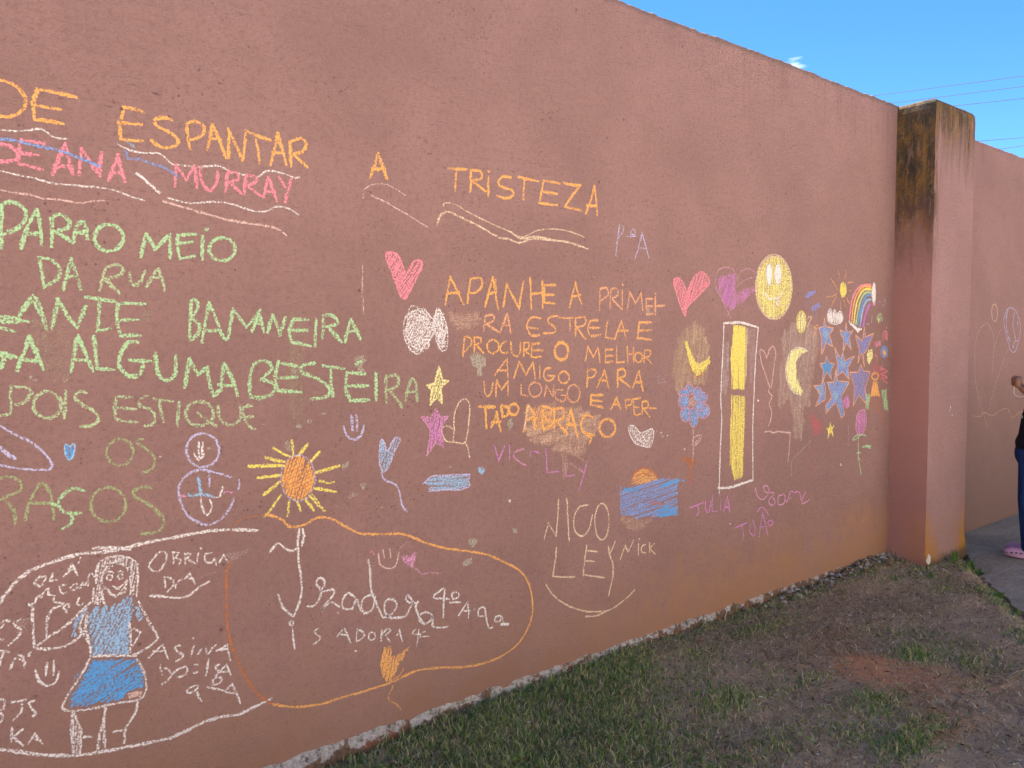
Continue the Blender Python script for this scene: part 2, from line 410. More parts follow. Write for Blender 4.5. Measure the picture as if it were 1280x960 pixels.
wall2 = wall_mesh('painted_wall', 5.80, 26, 2.972, .16, MW2, 'far stretch of rose-brown wall beyond the stained pillar')
WALLS['wall'] = wall1; WALLS['wall2'] = wall2

# pillar: 0.6 x 0.25 proud of the wall, arrises chipped, soft weathered cap
def pillar():
    x0, x1, y0, y1, z0, z1 = 5.245, 5.845, -.25, .30, -.3, 3.005
    bm = bmesh.new()
    zs = np.concatenate([np.arange(z0, z1-.05, .04), [z1-.028, z1-.012, z1-.003, z1]])
    rings = []
    nx, ny = 14, 9
    for zi, z in enumerate(zs):
        ins = .0 if z < z1-.03 else .003 if z < z1-.02 else .010 if z < z1-.006 else .022 if z < z1-.001 else .040
        X0, X1, Y0, Y1 = x0+ins, x1-ins, y0+ins, y1-ins
        ring = []
        def arr(a, b, n): return [a+(b-a)*i/n for i in range(n)]
        pts = [(x, Y0) for x in arr(X0, X1, nx)] + [(X1, y) for y in arr(Y0, Y1, ny)] + [(x, Y1) for x in arr(X1, X0, nx)] + [(X0, y) for y in arr(Y1, Y0, ny)]
        for (x, y) in pts:
            cx = min(abs(x-X0), abs(x-X1)) < .01 and min(abs(y-Y0), abs(y-Y1)) < .01
            d = .0035*hn(x, y, z, 6)
            if cx: d -= .004 + .006*max(0, hn(x, y, z, 19))
            vx, vy = x-(x0+x1)/2, y-(y0+y1)/2
            L_ = math.hypot(vx, vy)
            px_, py_ = x + vx/L_*d, y + vy/L_*d
            if z < .1 : px_ += vx/L_*.012*(.1-z)/.1; py_ += vy/L_*.012*(.1-z)/.1
            ring.append(bm.verts.new((px_, py_, z + (.005*hn(x, y, 0, 8) if zi >= len(zs)-2 else 0))))
        rings.append(ring)
    for a, b in zip(rings[:-1], rings[1:]):
        n = len(a)
        for i in range(n): bm.faces.new((a[i], a[(i+1) % n], b[(i+1) % n], b[i]))
    bm.faces.new(rings[-1])
    me = bpy.data.meshes.new('pillar'); bm.to_mesh(me); bm.free(); me.materials.append(MP)
    return tag(link(bpy.data.objects.new('pillar', me)), 'square plastered pillar with orange and black lichen stains running from its top', 'pillar')
pil = pillar()
peel = simple('bare_plaster', (.62, .62, .58), .95, .3, 90, .004)
mesh_blob = None
def flake(name, parent, pts, thick, mat, nrm, label=None):
    # a small ragged flake standing a little proud of the surface it clings to
    c = sum((Vector(p) for p in pts), Vector())/len(pts); nv = Vector(nrm)
    V = [Vector(p) for p in pts] + [c + (Vector(p)-c)*.8 + nv*thick for p in pts] + [c + nv*thick*1.3]
    n = len(pts); F = [(i, (i+1) % n, n+(i+1) % n, n+i) for i in range(n)] + [(n+i, n+(i+1) % n, 2*n) for i in range(n)]
    o = mesh_obj(name, V, F, mat, parent)
    if label: o['label'] = label
    return o
def ragged(cx, cz, rx, rz, y, n=14, seed=0):
    r = random.Random(seed)
    return [(cx + rx*math.cos(a)*(f := r.uniform(.65, 1.1)), y, cz + rz*math.sin(a)*f) for a in [2*math.pi*i/n for i in range(n)]]
flake('peeled_patch', pil, ragged(5.275, -.018, .035, .045, -.2585, seed=3), .004, peel, (0, -1, 0), 'white bare patch where the paint has come off at the foot of the pillar')
for i, (px, py, a, b) in enumerate(((1188, 509, .006, .012), (1190, 519, .004, .008), (1187, 513, .003, .01))):
    p = on_wall(px, py, -.2535); flake('chip', pil, ragged(p[0], p[2], a, b, -.2535, 8, i), .002, peel, (0, -1, 0))

# rough footing that shows where the render stops short of the ground
def footing():
    m = MB('footing_plaster'); p = m.pos()
    a = m.noise(p, 16, 6, .7, .3); b = m.noise(p, 70, 4, .7); c3 = m.noise(m.pos((1, 1, 1), (9, 2, 1)), 9, 4, .7)
    z, x, y = m.z()
    dirt = m.mix(m.rng(b, .35, .65), (.13, .085, .05), (.24, .15, .09))
    dirt = m.mix(m.rng(c3, .52, .62), dirt, (.27, .11, .06))
    white = m.mix(m.rng(b, .3, .7), (.34, .32, .26), (.64, .62, .55))
    k = m.math('ADD', m.math('ADD', a, m.rng(z, -.085, -.008, -.17, .10)), m.rng(x, 1.2, 4.5, .02, -.06))
    c = m.mix(m.rng(k, .50, .60), dirt, white)
    c = m.mix(m.rng(m.noise(p, 38, 5, .78), .52, .62, 0, .85), c, (.10, .085, .06))
    m.l(c, m.b.inputs['Base Color']); m.l(m.bump(m.noise(p, 110, 4, .7), .8, .008), m.b.inputs['Normal'])
    xs = np.arange(-1.5, 5.26, .012); prof = 9; V = []; F = []
    for x in xs:
        big = .5 + .5*hn(x, 0, 0, 2.3)
        left = max(0, min(1, (1.6-x)/.8))
        h = -.004 + .012*hn(x, 2, 0, 11) + .006*hn(x, 2, 0, 40)
        out = .016 + .014*big + .03*left
        dep = -.13
        for k in range(prof):
            t = k/(prof-1)
            y = .002 - out*math.sin(min(1, t*1.4)*math.pi/2)
            z = h + (dep-h)*t**1.2
            r = .007*(1 if 0 < k < prof else 0)
            V.append((x, y - r*hn(x, t*3, 1, 28) - .009*hn(x, t*2, 4, 9)*(k > 0), z + r*hn(x, t*4, 8, 33)*(k > 0)))
    for i in range(len(xs)-1):
        for k in range(prof-1): F.append((i*prof+k, i*prof+k+1, (i+1)*prof+k+1, (i+1)*prof+k))
    o = mesh_obj('footing', V, F, m.m, wall1, True); o['label'] = 'flaking whitish and earthy footing along the bottom of the chalked wall'
footing()

# ================================================================ ground
EN = np.array([.58, -.815])
PX = [(5.95, -.03), (5.90, -.235), (5.50, -.47), (5.211, -.666), (4.986, -.842), (4.857, -.959), (4.5, -1.28), (3.9, -1.9), (3.0, -2.9)]
def edge_d(x, y):
    d = np.minimum((x-5.9)*EN[0] + (y+.235)*EN[1], (x-5.2)*1.3+ .8)
    return np.maximum(d, np.minimum(x-5.88, .3))
def vnoise(x, y, s, seed=0):               # cheap vectorised value noise
    X = x*s + seed*17.3; Y = y*s + seed*9.1; xi = np.floor(X); yi = np.floor(Y); fx = X-xi; fy = Y-yi
    h = lambda a, b: np.modf(np.abs(np.sin(a*127.1 + b*311.7 + seed)*43758.5453))[0]
    u = fx*fx*(3-2*fx); v = fy*fy*(3-2*fy)
    return (h(xi, yi)*(1-u) + h(xi+1, yi)*u)*(1-v) + (h(xi, yi+1)*(1-u) + h(xi+1, yi+1)*u)*v
def ground_z(x, y):
    x = np.asarray(x, float); y = np.asarray(y, float)
    d = edge_d(x, y); t = np.clip((d+.16)/.16, 0, 1); t = t*t*(3-2*t)
    z = -.052 + .016*(vnoise(x, y, 3.0)-.5) + .010*(vnoise(x, y, 9, 2)-.5) + .006*(vnoise(x, y, 26, 3)-.5)
    z += .020*(vnoise(x, y, 5.5, 11)-.5) + .007*(vnoise(x, y, 48, 12)-.5)
    z += .020*np.exp(-(((x-4.9)/.45)**2 + ((y+.12)/.22)**2))          # rubble heap in the corner by the pillar
    z -= .045*np.clip((1.5-x)/.7, 0, 1)*np.clip((.22+y)/.22, 0, 1)      # hollow along the footing at the left
    return z*(1-t) + (-.112)*t
def axis(a, b, step, far):
    core = list(np.arange(a, b+1e-6, step)); out = []; s = step
    v = b
    while v < far: s *= 1.35; v += s; out.append(v)
    lo = []; s = step; v = a
    while v > -far: s *= 1.35; v -= s; lo.append(v)
    return np.array(lo[::-1] + core + out)
gx, gy = axis(.4, 6.5, .016, 900), axis(-2.0, .1, .016, 900)
GX, GY = np.meshgrid(gx, gy, indexing='ij'); GZ = ground_z(GX, GY)
GZ = np.where((np.abs(GX) > 30) | (np.abs(GY) > 30), -.06, GZ)
bounce_bank = np.clip((-GY-4.6)/6.5, 0, 1); GZ = GZ + 5.2*bounce_bank*bounce_bank*(3-2*bounce_bank)      # unseen slope added behind the viewer to bounce sunlight onto the wall
nyy = len(gy)
idx = lambda i, j: i*nyy + j
m = MB('soil'); p = m.pos(); z_, x_, y_ = m.z()
n1 = m.noise(p, 2.2, 5, .6, .3); n2 = m.noise(p, 14, 5, .7); n3 = m.noise(p, 90, 4, .7)
c = m.mix(m.rng(n1, .35, .65), (.46, .34, .18), (.58, .44, .25))
c = m.mix(m.rng(n2, .4, .7, 0, .5), c, (.52, .40, .27))
c = m.mix(m.rng(n3, .35, .6, .4, 0), c, (.17, .12, .075))
def spot(px, py, rx, ry):
    g = on_ground(px, py); v = m.n('VectorMath', operation='DISTANCE'); mpn = m.n('Mapping')
    mpn.inputs['Location'].default_value = (-g[0]*rx, -g[1]*ry, 0); mpn.inputs['Scale'].default_value = (rx, ry, 0)
    gg = m.n('NewGeometry'); m.l(gg.outputs['Position'], mpn.inputs[0]); ln = m.n('VectorMath', operation='LENGTH'); m.l(mpn.outputs[0], ln.inputs[0])
    return ln.outputs['Value']
for (px, py, rx, ry, k) in ((1085, 832, 3.4, 5.0, .95), (1140, 852, 3, 4.4, .85), (1170, 905, 3.2, 6, .7), (1040, 800, 3.4, 5, .35), (1240, 860, 3, 3, .35)):
    dd = m.math('ADD', spot(px, py, rx, ry), m.math('MULTIPLY', m.math('SUBTRACT', n2, .5), 1.6))
    c = m.mix(m.rng(dd, .25, 1.05, k, 0), c, (.58, .29, .13))
far = m.rng(y_, -1.9, -2.8)
c = m.mix(far, c, m.mix(m.rng(m.noise(p, .4, 4), .4, .6), (.50, .37, .25), (.44, .34, .23)))  # soil colour of the unseen yard and the slope added for bounce
m.l(c, m.b.inputs['Base Color']); b1 = m.bump(n3, 1.0, .008); m.l(m.bump(n2, .8, .03, b1), m.b.inputs['Normal'])
SOIL = m.m
ground = mesh_obj('ground', np.stack([GX.ravel(), GY.ravel(), GZ.ravel()], 1), [(idx(i, j), idx(i+1, j), idx(i+1, j+1), idx(i, j+1)) for i in range(len(gx)-1) for j in range(nyy-1)], SOIL, None, True)
tag(ground, kind='structure')

# concrete path, a ragged cast edge
m = MB('path_concrete'); p = m.pos()
a = m.noise(p, 3, 6, .65, .5); b = m.noise(p, 40, 5, .7); s_ = m.noise(m.pos((2.2, 12, 1)), 1.2, 5, .7, .5)
c = m.mix(m.rng(a, .35, .65), (.27, .235, .16), (.38, .33, .22))
c = m.mix(m.rng(s_, .52, .68, 0, .6), c, (.40, .37, .32))
c = m.mix(m.rng(b, .3, .55, .5, 0), c, (.11, .105, .085))
m.l(c, m.b.inputs['Base Color']); m.l(m.bump(b, .7, .006), m.b.inputs['Normal'])
pts = []
for (ax, ay), (bx, by) in zip(PX[:-1], PX[1:]):
    n = max(2, int(math.hypot(bx-ax, by-ay)/.04))
    for i in range(n):
        t = i/n; x = ax+(bx-ax)*t; y = ay+(by-ay)*t; d = .03*hn(x, y, 0, 7) + .02*hn(x, y, 3, 21)
        pts.append((x + d, y - d))
pts += [(3.0, -2.9), (30, -2.9), (30, -.004), (5.95, -.004)]
V = [(x, y, -.080) for x, y in pts] + [(x, y, -.20) for x, y in pts]; n = len(pts)
F = [tuple(range(n))] + [(i, n+i, n+(i+1) % n, (i+1) % n) for i in range(n)]
path = mesh_obj('path', V, F, m.m); 
bm = bmesh.new(); bm.from_mesh(path.data); bmesh.ops.recalc_face_normals(bm, faces=bm.faces); bm.to_mesh(path.data); bm.free()
tag(path, kind='structure')

# ================================================================ grass
def blade_material(name, cols, rough=.7):
    m = MB(name); g = m.n('NewGeometry'); r = m.n('ValToRGB'); e = r.color_ramp.elements
    while len(e) < len(cols): e.new(.5)
    for i, (q, cc) in enumerate(cols): e[i].position = q; e[i].color = (*cc, 1)
    m.l(g.outputs['Random Per Island'], r.inputs[0]); m.l(r.outputs[0], m.b.inputs['Base Color']); m.b.inputs['Roughness'].default_value = rough
    tr = m.n('BsdfTranslucent'); mx = m.n('MixShader'); mx.inputs[0].default_value = .35
    m.l(r.outputs[0], tr.inputs[0]); m.l(m.b.outputs[0], mx.inputs[1]); m.l(tr.outputs[0], mx.inputs[2]); m.l(mx.outputs[0], m.out.inputs[0])
    return m.m
GREEN = blade_material('grass_green', [(0, (.10, .17, .05)), (.35, (.20, .33, .09)), (.55, (.30, .43, .13)), (.72, (.48, .50, .22)), (1, (.70, .62, .36))])
STRAW = blade_material('grass_straw', [(0, (.24, .18, .10)), (.5, (.42, .33, .19)), (.85, (.62, .51, .32)), (1, (.80, .72, .52))], .85)
def density(x, y):
    # lush at the left and along the wall, worn to soil towards the path
    w0 = on_ground(900, 960); 
    s = (x - 2.55 - 0.5*(y+.6)*-1)           # boundary drifting right near the wall
    g = 1/(1+np.exp((x + .9*(-y) - 3.20)*3.4))
    nn = vnoise(x, y, 2.3, 5)*.6 + vnoise(x, y, 6, 6)*.4
    d = np.clip(g*1.25 + (nn-.60)*1.9, 0, 1)
    d = np.maximum(d, .55*np.exp(-((y+.06)/.10)**2)*(.3+nn))
    for (px, py, rx, ry, k) in CLEAR:
        q = on_ground(px, py); e = ((x-q[0])/rx)**2 + ((y-q[1])/ry)**2; d = d*(1-k*np.exp(-e))
    for (px, py, rx, ry, k) in TUFT:
        q = on_ground(px, py); e = ((x-q[0])/rx)**2 + ((y-q[1])/ry)**2; d = np.maximum(d, k*np.exp(-e)*(.5+nn))
    return d
CLEAR = [(1085, 832, .38, .26, 1), (1170, 880, .3, .14, .8), (990, 800, .25, .2, .7), (1000, 880, .2, .14, .8), (1150, 760, .4, .25, .6), (920, 850, .16, .1, .6), (820, 870, .15, .08, .5), (1040, 770, .3, .1, .5)]
TUFT = [(1145, 820, .10, .09, 1.1), (1215, 832, .09, .07, .7), (1100, 880, .18, .10, .8), (1160, 905, .14, .08, .7), (1130, 930, .16, .08, .9), (1210, 705, .14, .10, .9), (1235, 735, .10, .08, .9), (1252, 750, .08, .06, .8), (1150, 715, .25, .06, .5), (1180, 735, .2, .08, .4),
        (900, 880, .2, .12, .9), (850, 930, .25, .12, .9), (960, 935, .25, .1, .8), (1010, 855, .2, .05, .5), (940, 790, .2, .08, .8)]
def blades(n, hmin, hmax, wd, lay, seed, dens_fn, flat=False, region=(.55, 5.95, -1.85, -.012)):
    r = np.random.default_rng(seed); x0, x1, y0, y1 = region
    x = r.uniform(x0, x1, n); y = r.uniform(y0, y1, n)
    keep = (y > -1.1*x + 0) | True
    # only ground that lies within a step of the picture is planted
    dx = x-CP[0]; dy = y-CP[1]; fz = dx*FW[0] + dy*FW[1] + (-.05-CP[2])*FW[2]; sx = dx*RT[0] + dy*RT[1]; sy = -(dx*UP[0] + dy*UP[1] + (-.05-CP[2])*UP[2])
    keep = (fz > .4) & (np.abs(sx/fz) < .85) & (sy/fz < .68)
    d = dens_fn(x, y); keep &= r.uniform(0, 1, n) < d
    keep &= edge_d(x, y) < .02
    keep &= ~((x > 5.235) & (x < 5.86) & (y > -.262))
    x, y = x[keep], y[keep]; n = len(x); d = d[keep]
    h = r.uniform(hmin, hmax, n)*(.6 + .5*np.clip(d, 0, 1)); a = r.uniform(0, 2*np.pi, n); ca, sa = np.cos(a), np.sin(a)
    ln = (r.uniform(.75, 1.0, n) if flat else r.uniform(.25, 1.0, n))*lay; tw = r.uniform(0, 2*np.pi, n); wv = r.uniform(.7, 1.4, n)*wd
    z = ground_z(x, y) - .003
    up = np.sqrt(np.clip(1-np.minimum(ln, .97)**2, .03, 1))
    bx, by = np.cos(tw)*wv/2, np.sin(tw)*wv/2
    V = np.zeros((n, 5, 3))
    V[:, 0] = np.stack([x-bx, y-by, z], 1); V[:, 1] = np.stack([x+bx, y+by, z], 1)
    mx, my, mz = x + ca*h*ln*.35, y + sa*h*ln*.35, z + h*(.35+.3*up)
    mz = np.where(ln > 1, z + .004 + h*.2, mz)
    V[:, 2] = np.stack([mx+bx*.8, my+by*.8, mz], 1); V[:, 3] = np.stack([mx-bx*.8, my-by*.8, mz], 1)
    tz = np.where(ln > 1, z + .004 + r.uniform(0, .3, n)*h, z + h*(.35 + .65*up))
    V[:, 4] = np.stack([x + ca*h*ln, y + sa*h*ln, tz], 1)
    V = V.reshape(-1, 3); V[:, 1] = np.where((V[:, 1] > -.004) & (V[:, 0] < 5.3), -.004 - r.uniform(0, .01, len(V)), V[:, 1])
    b = np.arange(n)*5
    return V, b
def blade_mesh(name, parts, mat):
    V = np.concatenate([p[0] for p in parts]); offs = np.cumsum([0] + [len(p[0]) for p in parts[:-1]])
    b = np.concatenate([p[1] + o for p, o in zip(parts, offs)]); n = len(b)
    me = bpy.data.meshes.new(name); me.vertices.add(len(V)); me.vertices.foreach_set('co', V.astype(np.float32).ravel())
    loops = np.stack([b, b+1, b+2, b+3, b+3, b+2, b+4], 1).ravel()
    me.loops.add(len(loops)); me.loops.foreach_set('vertex_index', loops.astype(np.int32))
    me.polygons.add(2*n); st = np.stack([np.arange(n)*7, np.arange(n)*7+4], 1).ravel(); me.polygons.foreach_set('loop_start', st.astype(np.int32))
    me.update(calc_edges=True); me.materials.append(mat)
    return tag(link(bpy.data.objects.new(name, me)), kind='stuff')
g = blade_mesh('grass', [blades(165000, .014, .040, .0048, 1.0, 1, density), blades(6000, .04, .10, .0050, .75, 2, lambda x, y: .9*np.exp(-((y+.05)/.05)**2)*vnoise(x, y, 3, 8) + .03*density(x, y))], GREEN)
tag(g, 'patchy short green grass growing at the foot of the chalked wall', 'grass')
s2 = blade_mesh('dry_grass', [blades(85000, .02, .06, .0046, 1.25, 3, lambda x, y: np.clip(.30 + .75*vnoise(x, y, 3.2, 9) - .3, .06, 1)*(1-.85*np.exp(-(((x-3.40)/.24)**2 + ((y+.84)/.15)**2))), True),
                              blades(900, .05, .11, .004, 1.3, 4, lambda x, y: .8 + 0*x, True)], STRAW)
tag(s2, 'dry straw-coloured clippings lying over the worn soil', 'dry grass')
m = MB('rubble'); g_ = m.n('NewGeometry'); cr_ = m.n('ValToRGB'); el_ = cr_.color_ramp.elements
for _ in range(2): el_.new(.5)
for e_, (q_, c_) in zip(el_, ((0, (.12, .08, .05)), (.4, (.28, .20, .13)), (.7, (.42, .38, .31)), (1, (.66, .64, .57)))): e_.position = q_; e_.color = (*c_, 1)
m.l(g_.outputs['Random Per Island'], cr_.inputs[0]); m.l(m.mix(m.rng(m.noise(m.pos(), 70, 4, .7), .4, .6, .6, 0), cr_.outputs[0], (.10, .075, .05)), m.b.inputs['Base Color']); RUB = m.m
# crumbs of plaster, pebbles and dead leaves
def crumbs(name, items, mat, flat=.6):
    V = []; F = []; r = random.Random(5)
    for (x, y, s, zz) in items:
        z = float(ground_z(x, y)) + s*flat*.35 + zz; b = len(V); a0 = r.uniform(0, 6)
        k = 6
        for i in range(k): a = a0 + i*2*math.pi/k; q = s*r.uniform(.6, 1.1); V.append((x + q*math.cos(a), y + q*math.sin(a), z - s*flat*.2*r.random()))
        V.append((x + r.uniform(-.2, .2)*s, y + r.uniform(-.2, .2)*s, z + s*flat*r.uniform(.5, .9))); V.append((x, y, z - s*flat))
        for i in range(k): F.append((b+i, b+(i+1) % k, b+k)); F.append((b+(i+1) % k, b+i, b+k+1))
    return tag(mesh_obj(name, V, F, mat), kind='stuff')
r = random.Random(11); it = []
for _ in range(330):
    x = r.gauss(4.75, .45); y = -abs(r.gauss(.015, .045)) - .02
    if x < 5.24: it.append((x, y, r.choice((.004, .007, .011, .016, .022, .027)), r.uniform(0, .018)))
for _ in range(60): it.append((r.gauss(5.1, .12), -.30 - abs(r.gauss(0, .03)), r.choice((.006, .009, .014)), 0))
for _ in range(260): it.append((r.uniform(1, 4.7), -.045 - abs(r.gauss(0, .03)), r.choice((.003, .005, .008, .011)), 0))
tag(crumbs('plaster_rubble', it, RUB), 'whitish crumbs of fallen plaster lying along the foot of the wall', 'rubble')
it = []
for _ in range(3600):
    x = r.uniform(1.0, 5.8); y = r.uniform(-1.7, -.1)
    if edge_d(np.array(x), np.array(y)) < -.02 and not (x > 5.2 and y > -.28): it.append((x, y, r.choice((.002, .003, .004, .006, .009)), 0))
tag(crumbs('pebbles', it, simple('pebble', (.24, .18, .13), .95, .5, 40, .002)), 'small soil crumbs and pebbles scattered over the worn ground', 'pebbles')
it = []
for px, py in ((1060, 776), (1062, 770), (1024, 765), (1168, 722), (1012, 690), (660, 905), (1022, 945), (808, 862), (1100, 690), (1088, 693), (1121, 699), (1115, 690), (1078, 697), (1180, 742), (1189, 745)):
    q = on_ground(px, py); it.append((q[0], q[1], r.uniform(.005, .012), .006))
tag(crumbs('white_pebbles', it, peel), 'few bright white plaster crumbs on the worn ground and by the pillar', 'pebbles')
r = random.Random(23); V = []; F = []
for _ in range(900):
    x = r.uniform(.9, 5.8); y = r.uniform(-1.7, -.03)
    if float(edge_d(np.array(x), np.array(y))) > -.02 or (x > 5.2 and y > -.28): continue
    z = float(ground_z(x, y)) + r.uniform(.004, .014); a = r.uniform(0, 6.28); l_ = r.uniform(.006, .018); w_ = l_*r.uniform(.2, .5); ca, sa = math.cos(a), math.sin(a); b = len(V)
    for u, v, h in ((-1, 0, 0), (-.2, -1, .002), (1, 0, .004), (-.2, 1, .001), (0, 0, -.002)): V.append((x + ca*u*l_ - sa*v*w_, y + sa*u*l_ + ca*v*w_, z + h + r.uniform(0, .003)))
    F += [(b, b+1, b+4), (b+1, b+2, b+4), (b+2, b+3, b+4), (b+3, b, b+4)]
LEAFL = blade_material('leaf_litter', [(0, (.10, .06, .035)), (.5, (.30, .18, .09)), (.85, (.50, .38, .22)), (1, (.70, .64, .52))], .8)
tag(tag(mesh_obj('leaf_litter', V, F, LEAFL), kind='stuff'), 'small brown dead leaves and chaff scattered over the grass and soil', 'leaf litter')
# broad-bladed weeds: each tuft is a plant of its own
WEED = blade_material('weed_leaf', [(0, (.06, .15, .03)), (.6, (.10, .24, .045)), (1, (.20, .30, .08))], .5)
def weed(loc, n, hmax, seed, label):
    r = random.Random(seed); root = empty('weed', loc); tag(root, label, 'weed', 'broad-leaved weeds by the pillar and path')
    first = None
    for i in range(n):
        a = r.uniform(0, 6.28); h = hmax*r.uniform(.5, 1); w_ = r.uniform(.004, .008); lean = r.uniform(.2, .95); V = []
        K = 5
        for k in range(K+1):
            t = k/K; q = lean*h*t**1.3; z = h*(t - .55*lean*t*t); ww = w_*(1-t**2)*.9 + .0004
            for s in (-1, 0, 1): V.append((math.cos(a)*q - math.sin(a)*ww*s, math.sin(a)*q + math.cos(a)*ww*s, z + (.0015 if s else 0)))
        F = []
        for k in range(K):
            for s in range(2): F.append((k*3+s, k*3+s+1, k*3+s+4, k*3+s+3))
        o = mesh_obj('leaf', V, F, WEED, root, True); o.location = (r.gauss(0, .02), r.gauss(0, .014), 0)
for i, (px, py, n, h, lb) in enumerate(((1214, 706, 20, .10, 'bright green weed at the right foot of the pillar'), (1226, 712, 14, .08, 'bright green weed just right of the pillar by the path edge'), (1246, 742, 16, .07, 'low bright weed on the edge of the path'),
                                        (1190, 703, 7, .13, 'thin tall weed against the front of the pillar'), (1164, 722, 9, .06, 'small weed under the white bare patch of the pillar'), (1268, 765, 8, .05, 'small weed lowest on the path edge'), (1120, 728, 8, .05, 'small weed in front of the stained pillar face'))):
    q = on_ground(px, py, -.06); weed((q[0], q[1], float(ground_z(q[0], q[1]))-.002), n, h, 40+i, lb)

# ================================================================ overhead wires
wm = simple('wire_sheath', (.10, .12, .15), .6, .05)
for i, (a, b, H, lb) in enumerate((((1098, 119), (1280, 95), 8.2, 'highest of the overhead wires, passing above the pillar'), ((1115, 129), (1280, 108), 7.7, 'overhead wire touching the top of the pillar, second from the top'), ((1206, 131), (1280, 123), 7.2, 'third overhead wire from the top, right of the pillar'),
                                   ((1235, 175.5), (1280, 172), 6.4, 'overhead wire just above the far wall, second from the bottom'), ((1255, 185.5), (1280, 182), 5.9, 'lowest of the overhead wires, close above the far wall'))):
    P = []
    for q in (a, b):
        d = pray(*q); t = (H-CP[2])/d[2]; P.append(Vector(CP + d*t))
    A_, B_ = P; d = (B_-A_); A2 = A_ - d*1.2; B2 = B_ + d*4
    V = []; F = []; K = 60; R_ = .0075; side = d.cross(Vector((0, 0, 1))).normalized(); sag = d.length*.004
    for k in range(K+1):
        t = k/K; p = A2 + (B2-A2)*t; tt = -1.2 + 6.2*t; p.z += .0006*d.length*(tt-.5)**2 - .00015*d.length
        for j in range(6): an = j*math.pi/3; V.append(p + side*R_*math.cos(an) + Vector((0, 0, R_*math.sin(an))))
    for k in range(K):
        for j in range(6): F.append((k*6+j, k*6+(j+1) % 6, (k+1)*6+(j+1) % 6, (k+1)*6+j))
    tag(mesh_obj('overhead_wire', V, F, wm, None, True), lb, 'wire', 'overhead wires behind the wall')
# ---------------------------------------------------------------- smudges and knocks first (they lie lowest)
def M(name, label, reg, wall='wall'): return Mark(name, label, reg, wall)
M('chalk_smudge', 'pale tan rubbed smudge under the last orange poem word', 'X').smudge('430,130 560,105 800,115 880,150 1010,190 1040,230 960,330 910,430 900,520 830,510 740,490 600,430 480,400 430,330', 'tan', .62, 15, 8).smudge('720,490 770,500 760,600 750,700 725,690', 'tan', .5, 7, 90).smudge('430,130 650,105 800,115 700,220 450,240', 'peach', .35, 10, 5).smudge('940,480 960,480 955,760 940,750', 'tan', .18, 5, 90).strokes('~820,510 870,530 905,560;~775,560 830,600 880,640', 'tan', 4, .5, True).done()
M('chalk_smudge', 'tan oval smudge before the second orange poem line', 'G').smudge('90,265 255,262 262,300 230,340 180,352 120,335 92,300', 'tan', .5, 8, 5).strokes('~95,268 180,262 258,264', 'rust', 3, .3, True).done()
M('chalk_smudge', 'olive rubbed patch around the yellow tick-shaped moon', 'O').smudge('140,330 150,160 190,30 240,-70 330,-115 380,-70 420,80 430,200 400,380 300,400 220,400 170,470', 'khaki', .52, 10, 80).strokes('~140,330 150,160 190,20 250,-70;~170,500 175,380;~340,100 380,20 385,-60', 'lime', 2.5, .45, True).done()
M('chalk_smudge', 'greyish tan rubbed patch around the pale crescent', 'O').smudge('1000,0 1080,-100 1190,-140 1290,-60 1290,150 1250,320 1215,560 1180,540 1180,700 1160,840 1110,820 1090,600 1060,480 1000,590 975,560 1000,300 1020,150', 'grey', .50, 11, 82).strokes('~1240,130 1235,350 1200,560;~1150,480 1135,700 1125,840;~1270,-20 1280,120', 'tan', 2.5, .5, True).done()
M('chalk_smudge', 'faint tan smudge under the blue chalk sea', 'J').smudge('750,460 920,462 900,490 850,520 780,520', 'tan', .55, 9, 3).done()
M('chalk_smudge', 'faint white smear right of the thank-you word', 'S').smudge('470,240 600,215 590,240 540,270 490,285', 'ash', .5, 5, 12).strokes('~310,380 400,345 500,335', 'ash', 3, .35, True).done()
M('chalk_smudge', 'faint bluish smear beside the raised hand of the drawn girl', 'Z').smudge('150,600 200,440 310,370 330,420 260,520 200,640', 'ash', .35, 12, 60).done()
M('chalk_smudge', 'dim vertical smear crossing the two long green lines', 'E').smudge('490,160 560,150 560,300 545,700 515,730 485,600 480,300', 'olive', .32, 10, 90).done()
M('chalk_smudge', 'dim green-grey haze between the green letters at the left edge', 'C').smudge('170,0 380,20 400,120 370,260 420,330 300,350 250,260 200,120', 'olive', .28, 14, 50).done()
M('chalk_smudge', 'small dim smear right of the green word near the left edge', 'B').smudge('820,690 870,680 860,740 830,750;'.strip(';'), 'olive', .4, 6, 20).done()
M('chalk_smudge', 'dark blue scribble patch right of the orange poem', 'G').strokes('~1180,640 1215,530 1240,600;~1170,660 1175,700;~1200,610 1250,640', 'indigo', 3, .4, True).smudge('1190,600 1240,590 1250,640 1200,640', 'ash', .3, 5, 0).done()
